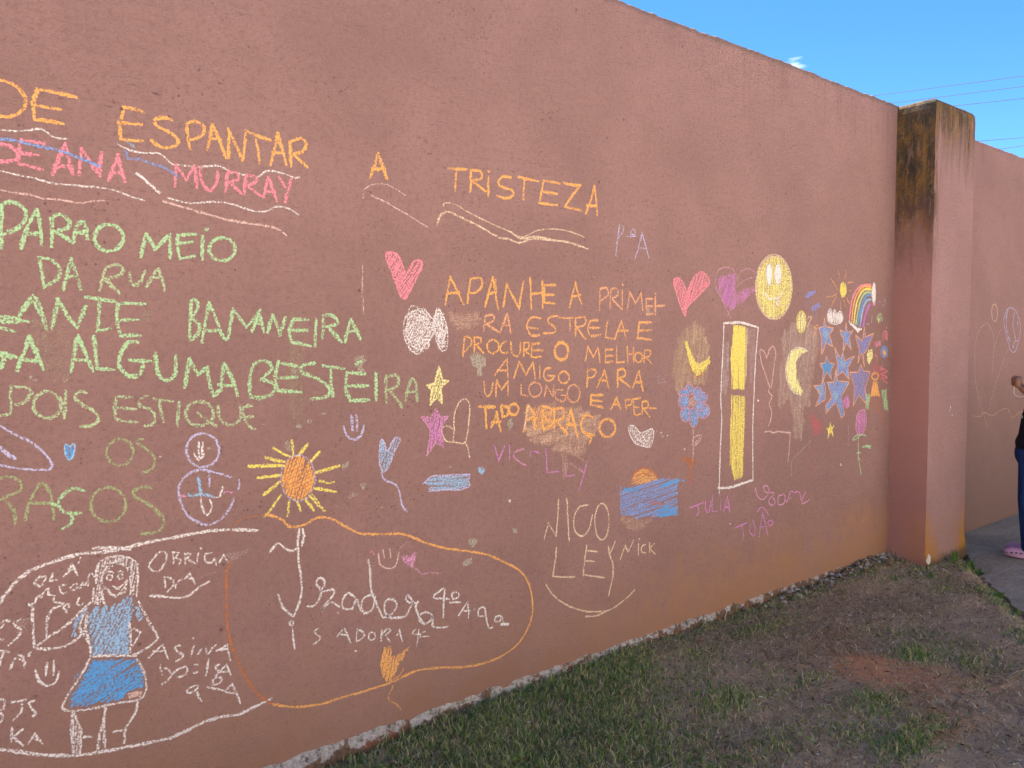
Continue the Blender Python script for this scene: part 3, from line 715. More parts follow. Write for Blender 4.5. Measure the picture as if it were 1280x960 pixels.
for r_, q_, s_ in (('G', '200,490 240,470 290,500 285,540 265,555 268,595 245,600 240,560 215,545', .8), ('H', '1070,345 1095,330 1105,365 1085,405 1070,380', .7), ('G', '1145,240 1160,230 1168,262 1150,270', .6),
                   ('E', '815,385 860,375 875,405 850,430 865,455 835,460 810,430', .5), ('I', '800,150 835,140 850,180 830,205 805,190', .6), ('I', '1130,280 1170,255 1165,290 1135,300', .75),
                   ('H', '230,705 265,700 250,740 235,735', .65), ('H', '155,790 185,755 215,765 190,785', .65), ('T', '980,95 1030,90 1020,125 1000,140 985,120', .8), ('T', '955,205 1000,185 1000,215 975,232 955,225', .85),
                   ('J', '172,515 195,512 200,535 182,545', .7), ('E', '512,722 545,718 550,738 520,740', .7), ('E', '575,700 600,690 595,715 575,718', .5), ('E', '640,665 668,660 660,675', .5), ('E', '495,440 522,440 522,470 500,470', .6), ('C', '155,320 190,318 215,345 180,350', .6),
                   ('C', '355,345 385,340 390,360', .5), ('I', '360,175 385,172 385,195 365,195', .6), ('H', '735,600 750,600 748,618 735,615', .6), ('T', '1205,40 1225,45 1220,68 1208,60', .6), ('E', '340,720 370,718 365,730', .5), ('T', '995,460 1015,435 1015,455', .5),
                   ('B', '1165,208 1190,205 1185,220', .6), ('H', '345,835 357,832 355,850 345,848', .5), ('H', '90,825 104,825 100,840 90,838', .5), ('H', '1110,640 1120,645 1112,660', .5), ('O', '45,795 62,795 60,815 48,815', .6), ('P', '1,-10 12,-8 8,5', .6)):
    M('peeled_spot', None, r_).fill(q_, 'spall', 2.2, s_, 70, .6).done()
for r_, q_ in (('H', '1075,798 1088,796 1088,814 1076,812'), ('O', '32,770 45,768 44,782 34,782'), ('O', '85,793 97,793 95,808 87,806'), ('O', '810,508 825,510 822,525 810,522'), ('O', '222,897 234,897 232,912 224,910'),
               ('P', '532,660 542,655 542,675 534,673'), ('C', '912,775 925,775 922,785 912,785'), ('W', '185,297 198,298 196,308 186,306'), ('W', '288,514 303,514 300,526 288,524'), ('N', '322,830 330,826 332,846 324,846'), ('D', '0,545 8,548 5,556')):
    M('chalk_dot', None, r_).fill(q_, 'white', 2.0, .9, 70, .6).done()

# ---------------------------------------------------------------- orange heading
W('orange chalk letters "DE" cut by the left edge of the top line', 'A', 'orange', 5, '~-60,95 -20,92 40,100 110,140 148,205 125,265 60,300 -60,290;435,190 215,145;~220,140 190,220 200,320;200,318 360,345;205,235 345,260', .95)
W('orange chalk word "ESPANTAR" in the top line', 'A', 'orange', 4.6, '820,275 705,245;~712,245 685,340 690,430;690,432 815,440;675,335 810,348;~990,325 940,305 885,320 895,352 960,385 1015,430 1005,465 940,480 890,460 860,430;~1068,350 1072,420 1090,495;~1060,345 1110,325 1165,355 1160,400 1110,430 1075,430;1185,485 1215,345 1290,535;1205,425 1262,430;1305,535 1305,370 1385,550 1405,390;1405,380 1545,435;1462,435 1480,565;1545,575 1588,395 1635,575;1560,505 1620,510;1655,445 1662,582;~1655,445 1720,425 1752,460 1720,505 1670,510;1680,515 1755,588', .95)
W('orange chalk letter "A" standing alone in the top line', 'F', 'orange', 4.6, '72,135 105,38 138,138;82,100 132,98', .95)
W('orange chalk word "TRISTEZA" ending the top line', 'F', 'orange', 3.8, '385,97 460,102;418,100 412,185;475,105 472,190;~475,105 512,108 520,135 480,148;480,150 535,190;546,130 545,205;545,108;~638,135 600,130 585,155 600,172 640,185 645,205 615,217 578,205;665,130 745,148;690,140 685,222;830,158 765,148 748,235 820,243;760,190 820,200;845,155 915,165 850,250 915,265;935,278 970,168 980,282;940,245 978,248', .85)
for lb, rg, col, w_, tx, dn in (
    ('white wavy chalk line under the cut-off orange letters at the left edge', 'A', 'white', 2.6, '~0,375 100,385 180,375 240,372 290,410 330,425 390,428', .6),
    ('white wavy chalk line between the orange word and the pink surname', 'A', 'white', 2.6, '~670,458 740,490 820,510 900,508 940,530 980,570 1050,580 1130,588 1214,583 1254,583 1314,613 1394,633 1474,645 1514,613 1574,613 1654,638 1684,652 1714,645', .6),
    ('blue chalk line drawn through the pink letters at the left edge', 'A', 'blue', 4.2, '~0,430 60,432 100,442 200,465 300,485 400,515 500,555 580,590', .7),
    ('short blue chalk line leading into the pink surname', 'A', 'blue', 4, '~725,540 800,545 880,575 950,595 1020,650;~720,490 722,520 730,545', .6),
    ('tiny blue chalk dash under the orange word in the top line', 'A', 'sky', 4, '730,445 765,475', .7),
    ('upper of two white chalk lines under the pink letters at the left edge', 'A', 'white', 2.8, '~0,610 100,635 200,655 320,685 450,695 550,705 650,720 740,755 830,780', .55),
    ('lower of two white chalk lines under the pink letters at the left edge', 'A', 'rosewhite', 2.8, '~0,718 100,740 170,745 250,770 350,775 450,795 520,783 600,780', .7),
    ('short thick white chalk stroke between the pink words', 'A', 'white', 4.2, '~775,620 830,665 870,700 915,738', .85),
    ('upper white chalk wave under the pink surname', 'D', 'white', 2.6, '~40,580 130,605 200,612 300,605 400,615 480,640 560,662 620,655 670,630 740,645 800,685', .6),
    ('lower rosy white chalk line under the pink surname', 'D', 'rosewhite', 3.4, '~15,600 100,625 200,655 320,690 440,718 560,735 660,755 725,800', .7),
    ('upper white chalk arc under the lone orange letter', 'F', 'rosewhite', 1.8, '~45,185 80,163 130,160 170,178 215,207;45,215 45,200', .55),
    ('lower white chalk arc under the lone orange letter', 'F', 'rosewhite', 2.0, '~75,205 130,230 200,270 250,300 305,335', .65),
    ('thin upper chalk wave under the word "TRISTEZA"', 'F', 'cream', 1.9, '~365,250 370,237 410,240 470,275 560,320 620,345 680,372 740,347 800,340 870,350 930,373', .65),
    ('thick cream chalk wave under the word "TRISTEZA"', 'F', 'cream', 3.0, '~340,325 350,290 385,272 440,295 510,330 590,375 620,378 670,395 720,380 800,385 870,395 945,420;~630,350 680,378 740,370 800,383 870,393', .75),
    ('thin vertical chalk scratch left of the pink heart', 'F', 'rosewhite', 1.8, '~42,480 42,550 38,612;45,615 46,680', .6)):
    W(lb, rg, col, w_, tx, dn, 'chalk_line')
W('pink chalk letters at the left edge under the orange heading', 'A', 'pink', 5, '~ -30,455 20,458 75,480 100,515 88,545 40,560 -20,550;250,455 122,430;~125,425 108,500 110,570;110,572 240,602;115,505 215,520;300,630 375,455 415,630;330,585 410,580;450,630 465,480 570,640;~585,500 570,560 570,635;620,665 675,520 712,670;640,620 705,625', .9)
W('pink chalk surname under the orange word in the top line', 'D', 'pink', 4.6, '85,515 90,390 150,480 195,400 210,525;~230,400 235,480 270,535 300,530 325,490 332,425;385,430 375,545;~385,435 440,440 445,480 390,495;400,495 465,560;495,450 480,560;~490,455 545,460 545,495 490,510;500,515 580,575;595,575 620,465 665,600;610,545 655,545;680,460 715,520;750,475 715,605', .9)
W('thin lavender chalk "1ª A" right of the heading', 'F', 'lavender', 2.3, '1070,325 1055,445;~1065,375 1085,350 1083,328;~1120,345 1115,360 1130,362 1133,345 1120,340;1100,370 1135,370;1132,458 1160,355 1188,455;1145,415 1178,418', .6)

# ---------------------------------------------------------------- green poem
W('green chalk word "PARA" at the left edge', 'B', 'green', 5.6, '10,75 5,320;~10,75 60,55 130,85 150,140 110,200 10,245;120,320 210,100 235,300;150,235 225,240;295,150 295,310;~295,150 345,125 395,165 390,205 310,225;320,230 415,290;~420,290 430,220 450,178 480,172 495,220 500,275;440,235 490,225')
W('round green chalk letter "O" in the first green line', 'B', 'green', 5.4, 'o 622,262 82,76', .9)
W('green chalk word "MEIO" in the first green line', 'B', 'green', 4.8, '805,370 835,240 885,330 970,240 970,375;1115,240 1015,245;~1018,240 1012,300 1030,380;1030,382 1110,365;1020,292 1100,285;1160,255 1155,385;1178,212;o 1269,327 74,66', .85)
W('green chalk word "DA" in the second green line', 'B', 'green', 4.8, '225,375 250,545;~225,375 290,385 345,440 330,495 250,545;360,560 405,380 460,555;380,490 435,480', .68)
W('green chalk word "RUA" in the second green line', 'B', 'pale_green', 4.8, '600,440 570,560;~600,440 650,415 700,430 690,470 590,500;600,500 685,580;~740,455 750,520 785,530 810,500 830,445;835,540 905,435 942,560;860,490 930,490', .66)
W('green chalk word "ANTE" with cut-off strokes at the left edge', 'B', 'green', 5, '0,710 160,742;0,775 85,797;~-10,735 60,745 150,735;~100,720 150,640 190,590 230,660 265,790;~130,690 180,620 230,700;295,780 330,610;330,610 440,775;440,775 490,655;490,600 655,625;570,615 555,790;555,797 630,780;825,640 672,635;~678,632 665,720 690,820;690,822 800,820;675,730 790,730', .78)
W('green chalk word "BAMANEIRA" running in the third green line', 'E', 'green', 4.9, '-2,105 -12,300;~-2,105 20,100 30,140 -5,190;~-8,190 35,220 30,270 -12,305;50,310 85,115 140,250;60,250 140,250;~140,250 160,290 178,292 190,230 205,145;205,145 270,235 340,150;300,255 340,155 360,260;318,215 350,215;378,260 405,175;405,175 440,275 468,190;585,200 510,195;~512,195 485,250 500,312;500,312 592,330;495,248 575,252;622,195 615,330;655,180 650,290;~655,180 700,175 730,215 665,235;680,235 745,310;765,310 795,195 840,295;775,260 830,258', .78)
W('thick green chalk letters "GA" cut by the left edge', 'C', 'green', 6, '~0,185 50,200 100,215;0,200 60,215;~0,280 20,230 30,200;95,285 165,95 245,280;120,222 230,240', .95)
W('green chalk word "ALGUMA" in the fourth green line', 'C', 'green', 5.4, '405,295 445,90 530,295;425,225 510,235;535,95 555,275 650,285;~795,130 740,125 690,190 680,270 740,320 800,310 820,240;740,230 860,235;~890,180 895,270 920,330 960,345 1000,310 1005,195;1055,385 1082,220 1130,310 1185,270 1220,430;1220,430 1262,400 1280,250;1280,250 1356,430;1250,370 1335,375', .86)
W('green chalk word "BESTEIRA" ending the fourth green line', 'E', 'green', 4.9, '~310,415 290,480 290,570 300,590;~300,420 370,405 400,440 350,495;~340,495 410,520 400,570 340,590 290,580;525,430 432,412;~435,400 415,480 430,550;430,552 545,560;425,490 525,485;~620,415 555,425 545,460 620,490 680,530 680,580 590,595;655,430 760,445;695,440 705,580;865,470 775,460;~775,460 768,540 790,600;790,602 885,600;775,530 880,530;820,420 850,405;920,465 920,600', .8)
W('faded green chalk letters "RA" ending the fourth green line', 'E', 'pale_green', 4.4, '970,480 972,615;~970,480 1030,480 1025,530 975,550;985,550 1050,635;~1065,610 1080,540 1100,492 1120,520 1125,610;1075,562 1125,555', .62)
W('green chalk word "POIS" at the left edge', 'C', 'pale_green', 4.6, '0,545 50,540;65,380 62,530;~65,380 150,385 180,415 140,470 80,485;o 270,485 80,76;375,405 365,560;~500,420 450,405 430,450 480,490 550,530 560,575 520,605 455,608', .74)
W('green chalk word "ESTIQUE" in the fifth green line', 'C', 'pale_green', 4.2, '755,445 665,440;~668,440 655,500 662,560;662,560 690,575 785,585;670,500 775,510;~850,435 800,450 800,490 860,510 885,550 870,600 820,605;880,450 985,465;910,455 935,580;1025,470 1012,605;o 1140,535 80,70;1130,530 1235,605;~1250,485 1252,560 1310,600 1370,570 1372,480;~1445,490 1390,500 1395,570 1440,620 1465,620;1405,552 1445,552', .62)
W('thin olive chalk word "OS" in the sixth green line', 'C', 'olive', 3.8, 'o 685,755 76,76;~825,685 780,680 790,705 850,750 885,790 870,850 805,875', .68)
W('large olive chalk letters "RAÇOS" cut by the left edge', 'U', 'olive', 4.4, '~-10,270 50,255 110,280 120,330 60,360 0,385;~20,380 75,440 90,530;~145,510 170,400 240,290 290,370 310,505;170,405 300,405;o 618,415 100,98;~870,325 820,310 760,340 780,375 860,420 930,490 930,540 880,575 805,578', .74)
W('bright green chalk "Ç" inside the lowest green word', 'U', 'green', 4.2, '~490,340 420,320 350,370 335,410 370,460 470,465;~405,470 410,520 350,555;290,405 330,425', .8)

# ---------------------------------------------------------------- orange poem
gp = [('"APANHE"', 'orange', 3.6, '72,215 97,70 168,215;85,155 145,150;205,80 188,210;~205,80 260,75 265,120 225,155 195,150;282,225 325,70 352,240;300,160 345,150;340,85 345,150;380,228 398,105 465,240 490,95;523,75 530,238;588,90 590,235;530,160 590,155;660,112 598,112 597,205 655,212;598,165 650,165', .85),
      ('"A" standing alone in its first line', 'orange', 3.2, '733,230 765,95 800,218;745,175 790,165', .72),
      ('"PRIMEI-"', 'peach', 2.9, '895,130 893,245;~895,135 930,125 940,165 900,195;955,135 950,240;~955,135 985,130 990,165 960,185;962,190 1010,240;1015,140 1015,240;1017,110;1040,245 1055,150 1085,210 1115,155 1125,250;1175,185 1142,185 1145,270 1180,265;1142,225 1175,225;1190,175 1190,270;1190,155;1190,225 1240,220', .75),
      ('"RA" opening its second line', 'peach', 3.4, '285,275 275,355;~285,275 325,270 330,300 285,320;290,320 360,365;365,360 400,265 420,370;375,325 415,330', .75),
      ('"ESTRELA"', 'amber', 3.2, '~585,290 530,285 505,330 530,380 580,378;510,335 565,345;~672,275 625,285 620,310 655,340 650,365 590,370;680,285 750,287;738,285 735,355;765,290 765,385;~765,290 815,285 815,325 770,335;775,340 820,400;~890,300 845,305 830,350 850,385 905,375;840,340 895,340;935,305 925,390 970,400;975,400 1010,305 1035,400;990,355 1045,355', .75),
      ('"E" ending its second line', 'amber', 3.3, '1170,310 1105,310 1095,395 1170,405;1100,355 1170,352', .78),
      ('"PROCURE"', 'orange', 3.1, '175,390 165,490;~180,385 210,400 205,435 170,470;225,390 225,470;~225,390 260,395 260,420 230,430;235,430 275,475;o 325,440 32,35;~400,410 375,425 365,450 375,475 405,470;~420,410 425,470 450,492 470,470 470,415;490,420 490,490;~490,420 515,420 515,450 490,460;495,460 530,492;575,425 535,425 530,495 585,495;535,460 590,462', .75),
      ('"O" drawn thick in its third line', 'orange', 4.6, 'o 690,465 36,46', .9),
      ('"MELHOR"', 'amber', 2.9, '818,515 830,440 860,495 885,445 895,525;965,455 925,455 925,525 965,520;925,490 965,490;985,440 985,525 1025,522;1040,440 1045,522;1075,445 1075,525;1042,480 1075,480;o 1102,498 20,26;1135,460 1130,525;~1135,460 1165,460 1160,490 1135,495;1138,497 1170,530', .75),
      ('"AMIGO"', 'amber', 3.1, '335,595 400,505 405,605;350,565 400,570;435,610 465,520 500,590 540,525 550,610;575,545 575,612;~635,555 605,560 595,600 620,625 655,600;620,595 655,597;o 703,605 28,32', .78),
      ('"PARA"', 'orange', 3.3, '830,565 825,655;~830,565 870,565 870,595 830,610;880,655 920,565 940,660;890,620 935,625;990,565 990,655;~990,565 1025,560 1030,595 995,610;1000,610 1055,655;1070,660 1105,570 1125,675;1080,630 1120,630', .8),
      ('"UM"', 'amber', 3.0, '~278,625 282,690 300,705 320,675 325,630;340,705 345,620 370,670 405,625 405,705', .72),
      ('"LONGO"', 'peach', 2.9, '475,645 475,695 510,705;o 550,670 34,38;600,705 610,650 645,705 650,645;~700,670 660,675 660,715 700,735 715,705;690,700 720,705;o 755,690 34,48', .66),
      ('"E" before "APER-"', 'orange', 3.6, '910,700 850,700 845,750 910,765;850,728 905,732', .85),
      ('"APER-"', 'orange', 3.0, '955,775 985,710 1005,775;965,750 1000,750;1030,725 1035,775;~1030,725 1065,725 1060,750 1035,755;1110,715 1072,720 1080,805 1110,800;1075,760 1105,765;1120,735 1120,800;~1120,735 1150,735 1150,765 1120,770;1125,770 1160,815;1160,770 1195,770', .8),
      ('"TADO" with small raised last letters', 'orange', 4.4, '250,760 335,762;285,765 290,875;315,870 345,790 365,890;320,845 365,840;370,755 375,815;~370,755 405,765 405,800 375,815;o 435,775 25,30', .9),
      ('"ABRAÇO" written over the tan smudge', 'orange', 4.4, '490,890 512,755;515,755 545,800 550,880;500,830 560,820;590,760 590,880;~590,760 640,775 600,820 645,850 590,885;650,770 650,880;~650,775 700,770 700,820 655,835;660,835 720,905;710,905 740,780 775,920;720,850 765,860;~860,820 820,805 795,850 810,900 870,915;~825,912 850,930 835,960;o 935,875 42,48', .9)]
for lb, col, w_, tx, dn in gp: W('orange chalk poem word ' + lb, 'G', col, w_, tx, dn)
M('chalk_writing', 'orange overwriting on the first letters of the smudged orange word', 'G').fill('520,770 600,760 640,790 640,880 590,890 540,870', 'orange', 3, .5, 70, 1.2).strokes('490,885 515,760', 'cream', 3, .6).done()
W('purple chalk name across the foot of the tan smudge', 'J', 'purple', 2.2, '75,70 100,155 130,75;157,70 157,150;~270,135 268,105 300,105 315,115;350,90 358,215 420,212;455,165 460,235 505,228;530,190 552,218;575,150 550,240 525,315', .82)
W('purple chalk letter "C" left under the tan smudge', 'J', 'magenta', 3.0, '~240,90 200,98 180,125 200,155 250,178', .6)

# ---------------------------------------------------------------- middle drawings
def heart(label, reg, txt, col, w=4, dens=.85, ang=60, out=None, name='chalk_heart'):
    mk = M(name, label, reg).fill(txt, col, w, dens, ang, .8)
    mk.strokes('~' + txt + ' ' + txt.split()[0], out or col, w*.8, dens)
    return mk
heart('filled pink chalk heart left of the orange poem', 'F', '135,450 150,435 180,440 200,480 215,520 235,485 255,465 278,470 275,500 240,570 205,620 170,540', 'pink', 4.2, .92, 55).done()
mk = M('chalk_scribble', 'white chalk scribble blob under the pink heart', 'F').fill('210,740 225,690 255,660 290,655 318,690 322,760 305,815 265,840 225,800', 'white', 2.6, .6, 62, .9).fill('325,690 345,658 368,680 380,740 372,810 350,825 330,780 318,740', 'white', 2.6, .7, 75, .8)
for k in range(9): mk.strokes('~' + ' '.join('%f,%f' % (262 + (50-k*3)*math.cos(a*.9+k)+random.gauss(0, 7), 745 + (88-k*6)*math.sin(a*.9+k)+random.gauss(0, 9)) for a in range(8)), 'white', 1.9, .6)
mk.strokes('~345,655 370,700 382,760 375,825 350,815 335,760 330,700 345,660;~340,670 350,740 368,815;~352,670 362,740 360,820;~290,660 325,700 340,655;~300,800 325,760 350,700;~240,680 300,700 320,740', 'white', 2.1, .75).done()
M('chalk_star', 'pale yellow chalk star at the end of the fourth green line', 'H').fill('680,40 700,110 730,120 690,160 695,245 670,215 630,255 640,175 610,145 655,135', 'lemon', 3, .9, 70, .75).strokes('680,40 700,115 732,120 690,160 695,245 670,215 630,255 640,175 610,145 655,135 680,40', 'lemon', 3, .9).done()
M('chalk_star', 'purple chalk star below the pale yellow star', 'H').fill('660,280 690,330 735,320 695,380 705,500 660,470 610,545 630,400 580,325 635,330', 'purple', 3.6, .85, 75, .8).strokes('660,280 690,330 735,320 695,380 705,500 660,470 610,545 630,400 580,325 635,330 660,280', 'magenta', 2.4, .55).done()
M('chalk_heart', 'cream outlined chalk heart with a short tail beside the purple star', 'H').strokes('~770,405 765,330 790,250 830,220 855,260 850,350 830,470 770,468 720,465 695,400 710,380 740,380 765,400;~825,470 845,500 855,560;765,400 760,465', 'cream', 2.2, .8).done()
M('chalk_smiley', 'lavender chalk smile with two strokes for eyes under the fourth green line', 'H').strokes('178,315 182,402;208,315 212,405;185,330 188,400', 'lavender', 3.2, .65).strokes('~135,375 150,430 195,455 235,430 252,370', 'lavender', 3.4, .95).done()
M('chalk_balloon', 'light blue heart-shaped chalk balloon with a curling string', 'H').fill('345,465 340,560 355,640 385,620 420,530 455,460 440,440 410,470 385,530 375,500 360,460', 'sky', 3.4, .72, 70, .8).strokes('~345,465 340,560 355,640 385,620 420,530 457,460 440,440 410,470 385,530 375,500 360,460 345,465;~350,640 370,685 430,710 455,760 470,830 500,870', 'lavender', 2.8, .8).done()
M('chalk_cloud', 'flat blue chalk cloud right of the blue balloon', 'H').fill('600,705 640,670 700,660 800,660 850,658 845,685 858,715 800,735 690,742 630,740', 'sky', 3.2, .8, -6, .85).strokes('~585,710 640,665 700,660 800,655 855,655 845,690 860,715 800,740 690,742 620,748 640,725', 'lavender', 2.6, .8).done()
M('chalk_dot', 'small solid blue chalk dot right of the blue cloud', 'H').fill('905,615 930,608 940,632 928,655 906,645', 'sky', 3, 1.2, 60, .6).done()
heart('tiny solid blue chalk heart near the left edge', 'C', '368,720 385,712 400,725 415,710 428,715 420,770 398,800 375,770', 'azure', 3, 1.2, 80, 'sky').done()
M('chalk_drawing', 'lavender outlined chalk shape cut by the left edge', 'C').strokes('~-10,600 80,650 180,700 240,750 285,800 298,845 250,855 120,850 -10,825', 'lavender', 3.4, .75).strokes('~-5,725 50,770 95,797', 'lavender', 5, .8).done()
M('chalk_figure', 'lavender chalk round-bodied figure with a smiling head', 'I').strokes('o 335,195 94,97;~325,305 250,330 200,400 205,480 250,570 330,615 380,620 450,580 500,510 512,465;~325,305 400,320 500,352;~540,360 545,390 535,425;370,320 372,400', 'lavender', 3.4, .72).strokes('314,150 315,240;335,150 335,235;~285,210 312,250 345,215', 'white', 3, .8).strokes('~310,345 318,400 322,445;~250,440 275,460 330,445 400,465', 'sky', 4.2, .85).strokes('~400,465 435,455 450,400;~325,450 330,520 360,565 390,520 375,475', 'white', 3, .7).strokes('460,437 502,438;210,455 240,458', 'magenta', 3, .6).done()
mk = M('chalk_sun', 'orange chalk sun with yellow rays', 'I')
mk.strokes('600,283 800,285;605,290 795,280;695,235 810,265;700,240 800,262;740,180 850,238;845,140 850,222;875,230 935,160;880,228 932,170;955,255 1002,205;980,325 1115,285;985,320 1110,290;975,412 1095,435;945,455 1030,540;920,470 970,540;875,490 895,540;830,485 820,570;780,455 690,575;790,365 685,450;785,370 690,440;785,338 650,352', 'yellow', 4.2, .85)
mk.strokes('~995,375 1020,370 1050,385 1090,375;960,450 1000,500', 'yellow', 3.4, .7)
mk.fill('o 880,355 92,128', 'orange', 5, .95, 70, .62).fill('o 880,355 88,120', 'rust', 3, .35, 20, 1.5).strokes('o 880,355 98,132', 'lavender', 2.4, .4).done()
M('chalk_stroke', 'faint yellow speckled stroke beside the head of the chalk sun', 'I').strokes('845,140 850,200', 'yellow', 3, .4).done()

# ---------------------------------------------------------------- names on the lower middle
W('tall thin cream chalk name, upper of two lines under the purple name', 'J', 'cream', 2.3, '343,570 365,485 405,555 418,360;461,355 462,375;~465,370 468,450 475,585;~580,388 530,400 500,460 508,530 545,555 580,520 600,440;o 650,478 38,98', .85)
W('tall thin cream chalk letters "LEY" under the tall cream name', 'J', 'cream', 2.5, '~408,615 400,700 388,770;388,770 505,774;625,637 565,632;~570,600 558,690 550,770;550,760 665,778;560,690 610,690;~685,605 690,650 708,700 708,770 685,875;720,585 692,650', .85)
W('small cream chalk nickname right of the tall cream letters', 'J', 'cream', 2.3, '748,680 775,605 790,640 820,575;845,595 845,655;848,568;~885,600 862,612 862,640 885,645;905,590 905,640;930,595 905,620 935,650', .85)
W('wide cream chalk curve under the tall cream letters', 'J', 'cream', 2.4, '~350,810 400,880 480,930 560,955 650,958 700,945 760,905 828,840;~560,985 620,980 700,945', .85, 'chalk_line')
M('chalk_heart', 'small white scribbled chalk heart right of the last poem line', '0').fill('785,535 792,532 801,541 815,535 817,545 812,558 805,558 795,555', 'white', 2, .5, 30, 1).strokes('~785,535 792,532 801,541 815,536 817,545 813,558 805,558 793,553 785,535;~790,537 798,550 806,555;~803,543 808,552 815,540', 'white', 1.8, .85).done()
mk = M('chalk_sunset', 'chalk sunset, half an orange sun over a blue sea', 'J')
mk.fill('805,280 820,225 870,192 920,210 950,250 880,275', 'orange', 3, .72, 15, .8).strokes('~805,280 820,225 870,192 920,210 950,250;~830,240 870,220 910,235', 'rust', 2.4, .7)
mk.fill('745,300 850,285 950,245 1060,255 1055,300 1055,440 960,452 850,458 750,440', 'blue', 4, .68, 5, .85).fill('950,285 1060,248 1062,268 980,290', 'azure', 3.4, 1.1, 10, .7).fill('930,430 990,390 1055,410 1055,440 960,455', 'azure', 3.4, .95, 8, .8).fill('760,300 850,292 850,312 770,320', 'azure', 3, .9, 5, .8).strokes('~750,290 750,380 755,445;~1060,255 1090,262', 'blue', 3, .5).fill('900,370 985,365 985,385 900,395', 'rust', 3, .3, 5, 1).done()
mk = M('chalk_flower', 'blue chalk flower with pink edged petals on a thin stem', 'O')
mk.fill('o 285,530 34,40', 'tan', 3, .5, 40, .9)
for e in ('265,430 34,46', '222,455 42,34', '355,492 56,50', '224,525 46,58', '375,600 54,58', '238,628 44,58', '300,650 36,78', '330,445 36,34', '345,560 36,36'):
    mk.fill('o ' + e, 'azure', 2.6, .75, 60, .8).fill('o ' + e, 'lavender', 2, .4, 60, 1.4).strokes('o ' + e, 'mauve', 2.2, .8)
mk.strokes('295,735 296,960;296,950 290,1005;~290,840 320,800 365,797 345,840 300,885 290,840;300,870 350,810', 'rosewhite', 1.7, .7)
mk.strokes('~215,975 265,1010 300,1000 320,1035;~250,1010 285,1070 255,1100 270,1145', 'rust', 3.4, .6).strokes('~270,1150 280,1170 290,1190', 'dusty', 4, .7).fill('215,970 300,975 310,1010 260,1020', 'rust', 3, .5, 20).done()
M('chalk_moon', 'yellow tick-shaped chalk moon', 'O').fill('228,40 250,42 290,160 325,210 350,218 390,195 435,162 430,210 380,290 330,325 290,280 255,170', 'yellow', 3, 1.05, 60, .62).strokes('~270,250 300,300 330,328 370,300 400,250', 'rust', 2, .5).done()
mk = M('chalk_rectangle', 'tall white outlined chalk rectangle around the yellow bars', '0')
mk.strokes('905,404 926,403 947,409', 'white', 3.4, .95).strokes('~905,404 904,430 902,470 901,500 902,525 900,570 899,617;~948,408 945,440 943,480 941,530 941,575 941,601', 'white', 2.3, .85).strokes('898,610 915,609 941,600', 'white', 3.6, 1.0).smudge('906,428 912,426 911,470 907,495 903,490 904,450', 'ash', .55, 4, 90).smudge('935,410 944,412 942,470 938,480 935,440', 'ash', .4, 4, 90).done()
M('chalk_bar', 'solid yellow chalk bar in the upper part of the white rectangle', '0').fill('917,406 932,408 931,440 930,487 915,486 913,450', 'yellow', 3.2, 1.2, 90, .6).fill('931,410 935,410 933,470 931,480', 'khaki', 2, .7, 90, .7).done()
M('chalk_bar', 'streaky yellow chalk bar in the lower part of the white rectangle', '0').fill('915,494 931,495 930,550 928,598 918,601 912,580 912,545', 'yellow', 3.0, .92, 90, .72).done()
M('chalk_moon', 'pale yellow crescent chalk moon right of the white rectangle', 'O').fill('1150,90 1215,120 1165,145 1120,210 1125,330 1175,440 1160,475 1100,450 1045,350 1040,230 1080,120', 'lemon', 2.8, 1.15, 80, .62).strokes('~1215,120 1150,90 1080,120 1040,230 1045,350 1100,450 1160,475', 'white', 1.6, .6).done()
M('chalk_heart', 'thin rosy outlined chalk heart balloon inside two right-angled lines', 'O').strokes('~885,175 865,125 845,112 830,120 840,200 880,320 918,412 938,280 958,150 948,95 935,80 910,105 885,180;~905,425 900,450 930,480 905,540 925,600 915,680 898,720', 'rosewhite', 1.8, .85).done()
W('thin rosy chalk line bent like a corner under the outlined heart', 'O', 'rosewhite', 2.2, '~865,768 900,762 940,772 980,760;980,762 1075,775;1075,775 1060,960;1060,955 1054,1005', .85, 'chalk_line')
heart('filled pink chalk heart right of the orange poem', 'K', '140,280 155,245 180,240 205,260 240,330 240,370 300,240 360,195 400,215 425,285 330,390 250,470 232,545 190,440', 'pink', 3.4, .8, 65).done()
M('chalk_heart', 'large purple chalk heart left of the big yellow smiley', 'K').fill('490,240 560,220 630,190 640,360 780,300 790,340 700,430 600,500 540,440 500,350', 'purple', 3.4, .62, 65, .85).fill('540,250 610,230 620,330 580,470 540,420', 'violet', 2.4, .5, 60, 1.1).strokes('~600,560 570,500 520,400 475,300 490,190 550,155 620,175 645,250;~650,260 680,190 740,165 800,200;~650,300 720,250 790,230;570,540 600,490', 'mauve', 1.8, .55).done()
mk = M('chalk_smiley', 'big oval yellow chalk smiley face', 'K')
mk.fill('o 942,312 144,254', 'lemon', 4, .8, 88, .62).fill('o 942,312 140,250', 'yellow', 3, .6, 80, 1.2).strokes('o 942,312 148,260;o 944,316 142,250', 'cream', 1.7, .7)
mk.fill('o 905,210 22,88', 'white', 2.6, 1.3, 88, .55).fill('o 975,210 25,84', 'white', 2.6, 1.3, 88, .55).strokes('o 905,210 22,88;o 975,210 27,84', 'sky', 1.4, .4).strokes('~865,350 900,400 940,410 990,385 1010,350', 'white', 2.6, .85).fill('960,400 990,400 985,470 965,460', 'white', 2.4, .7, 88).done()

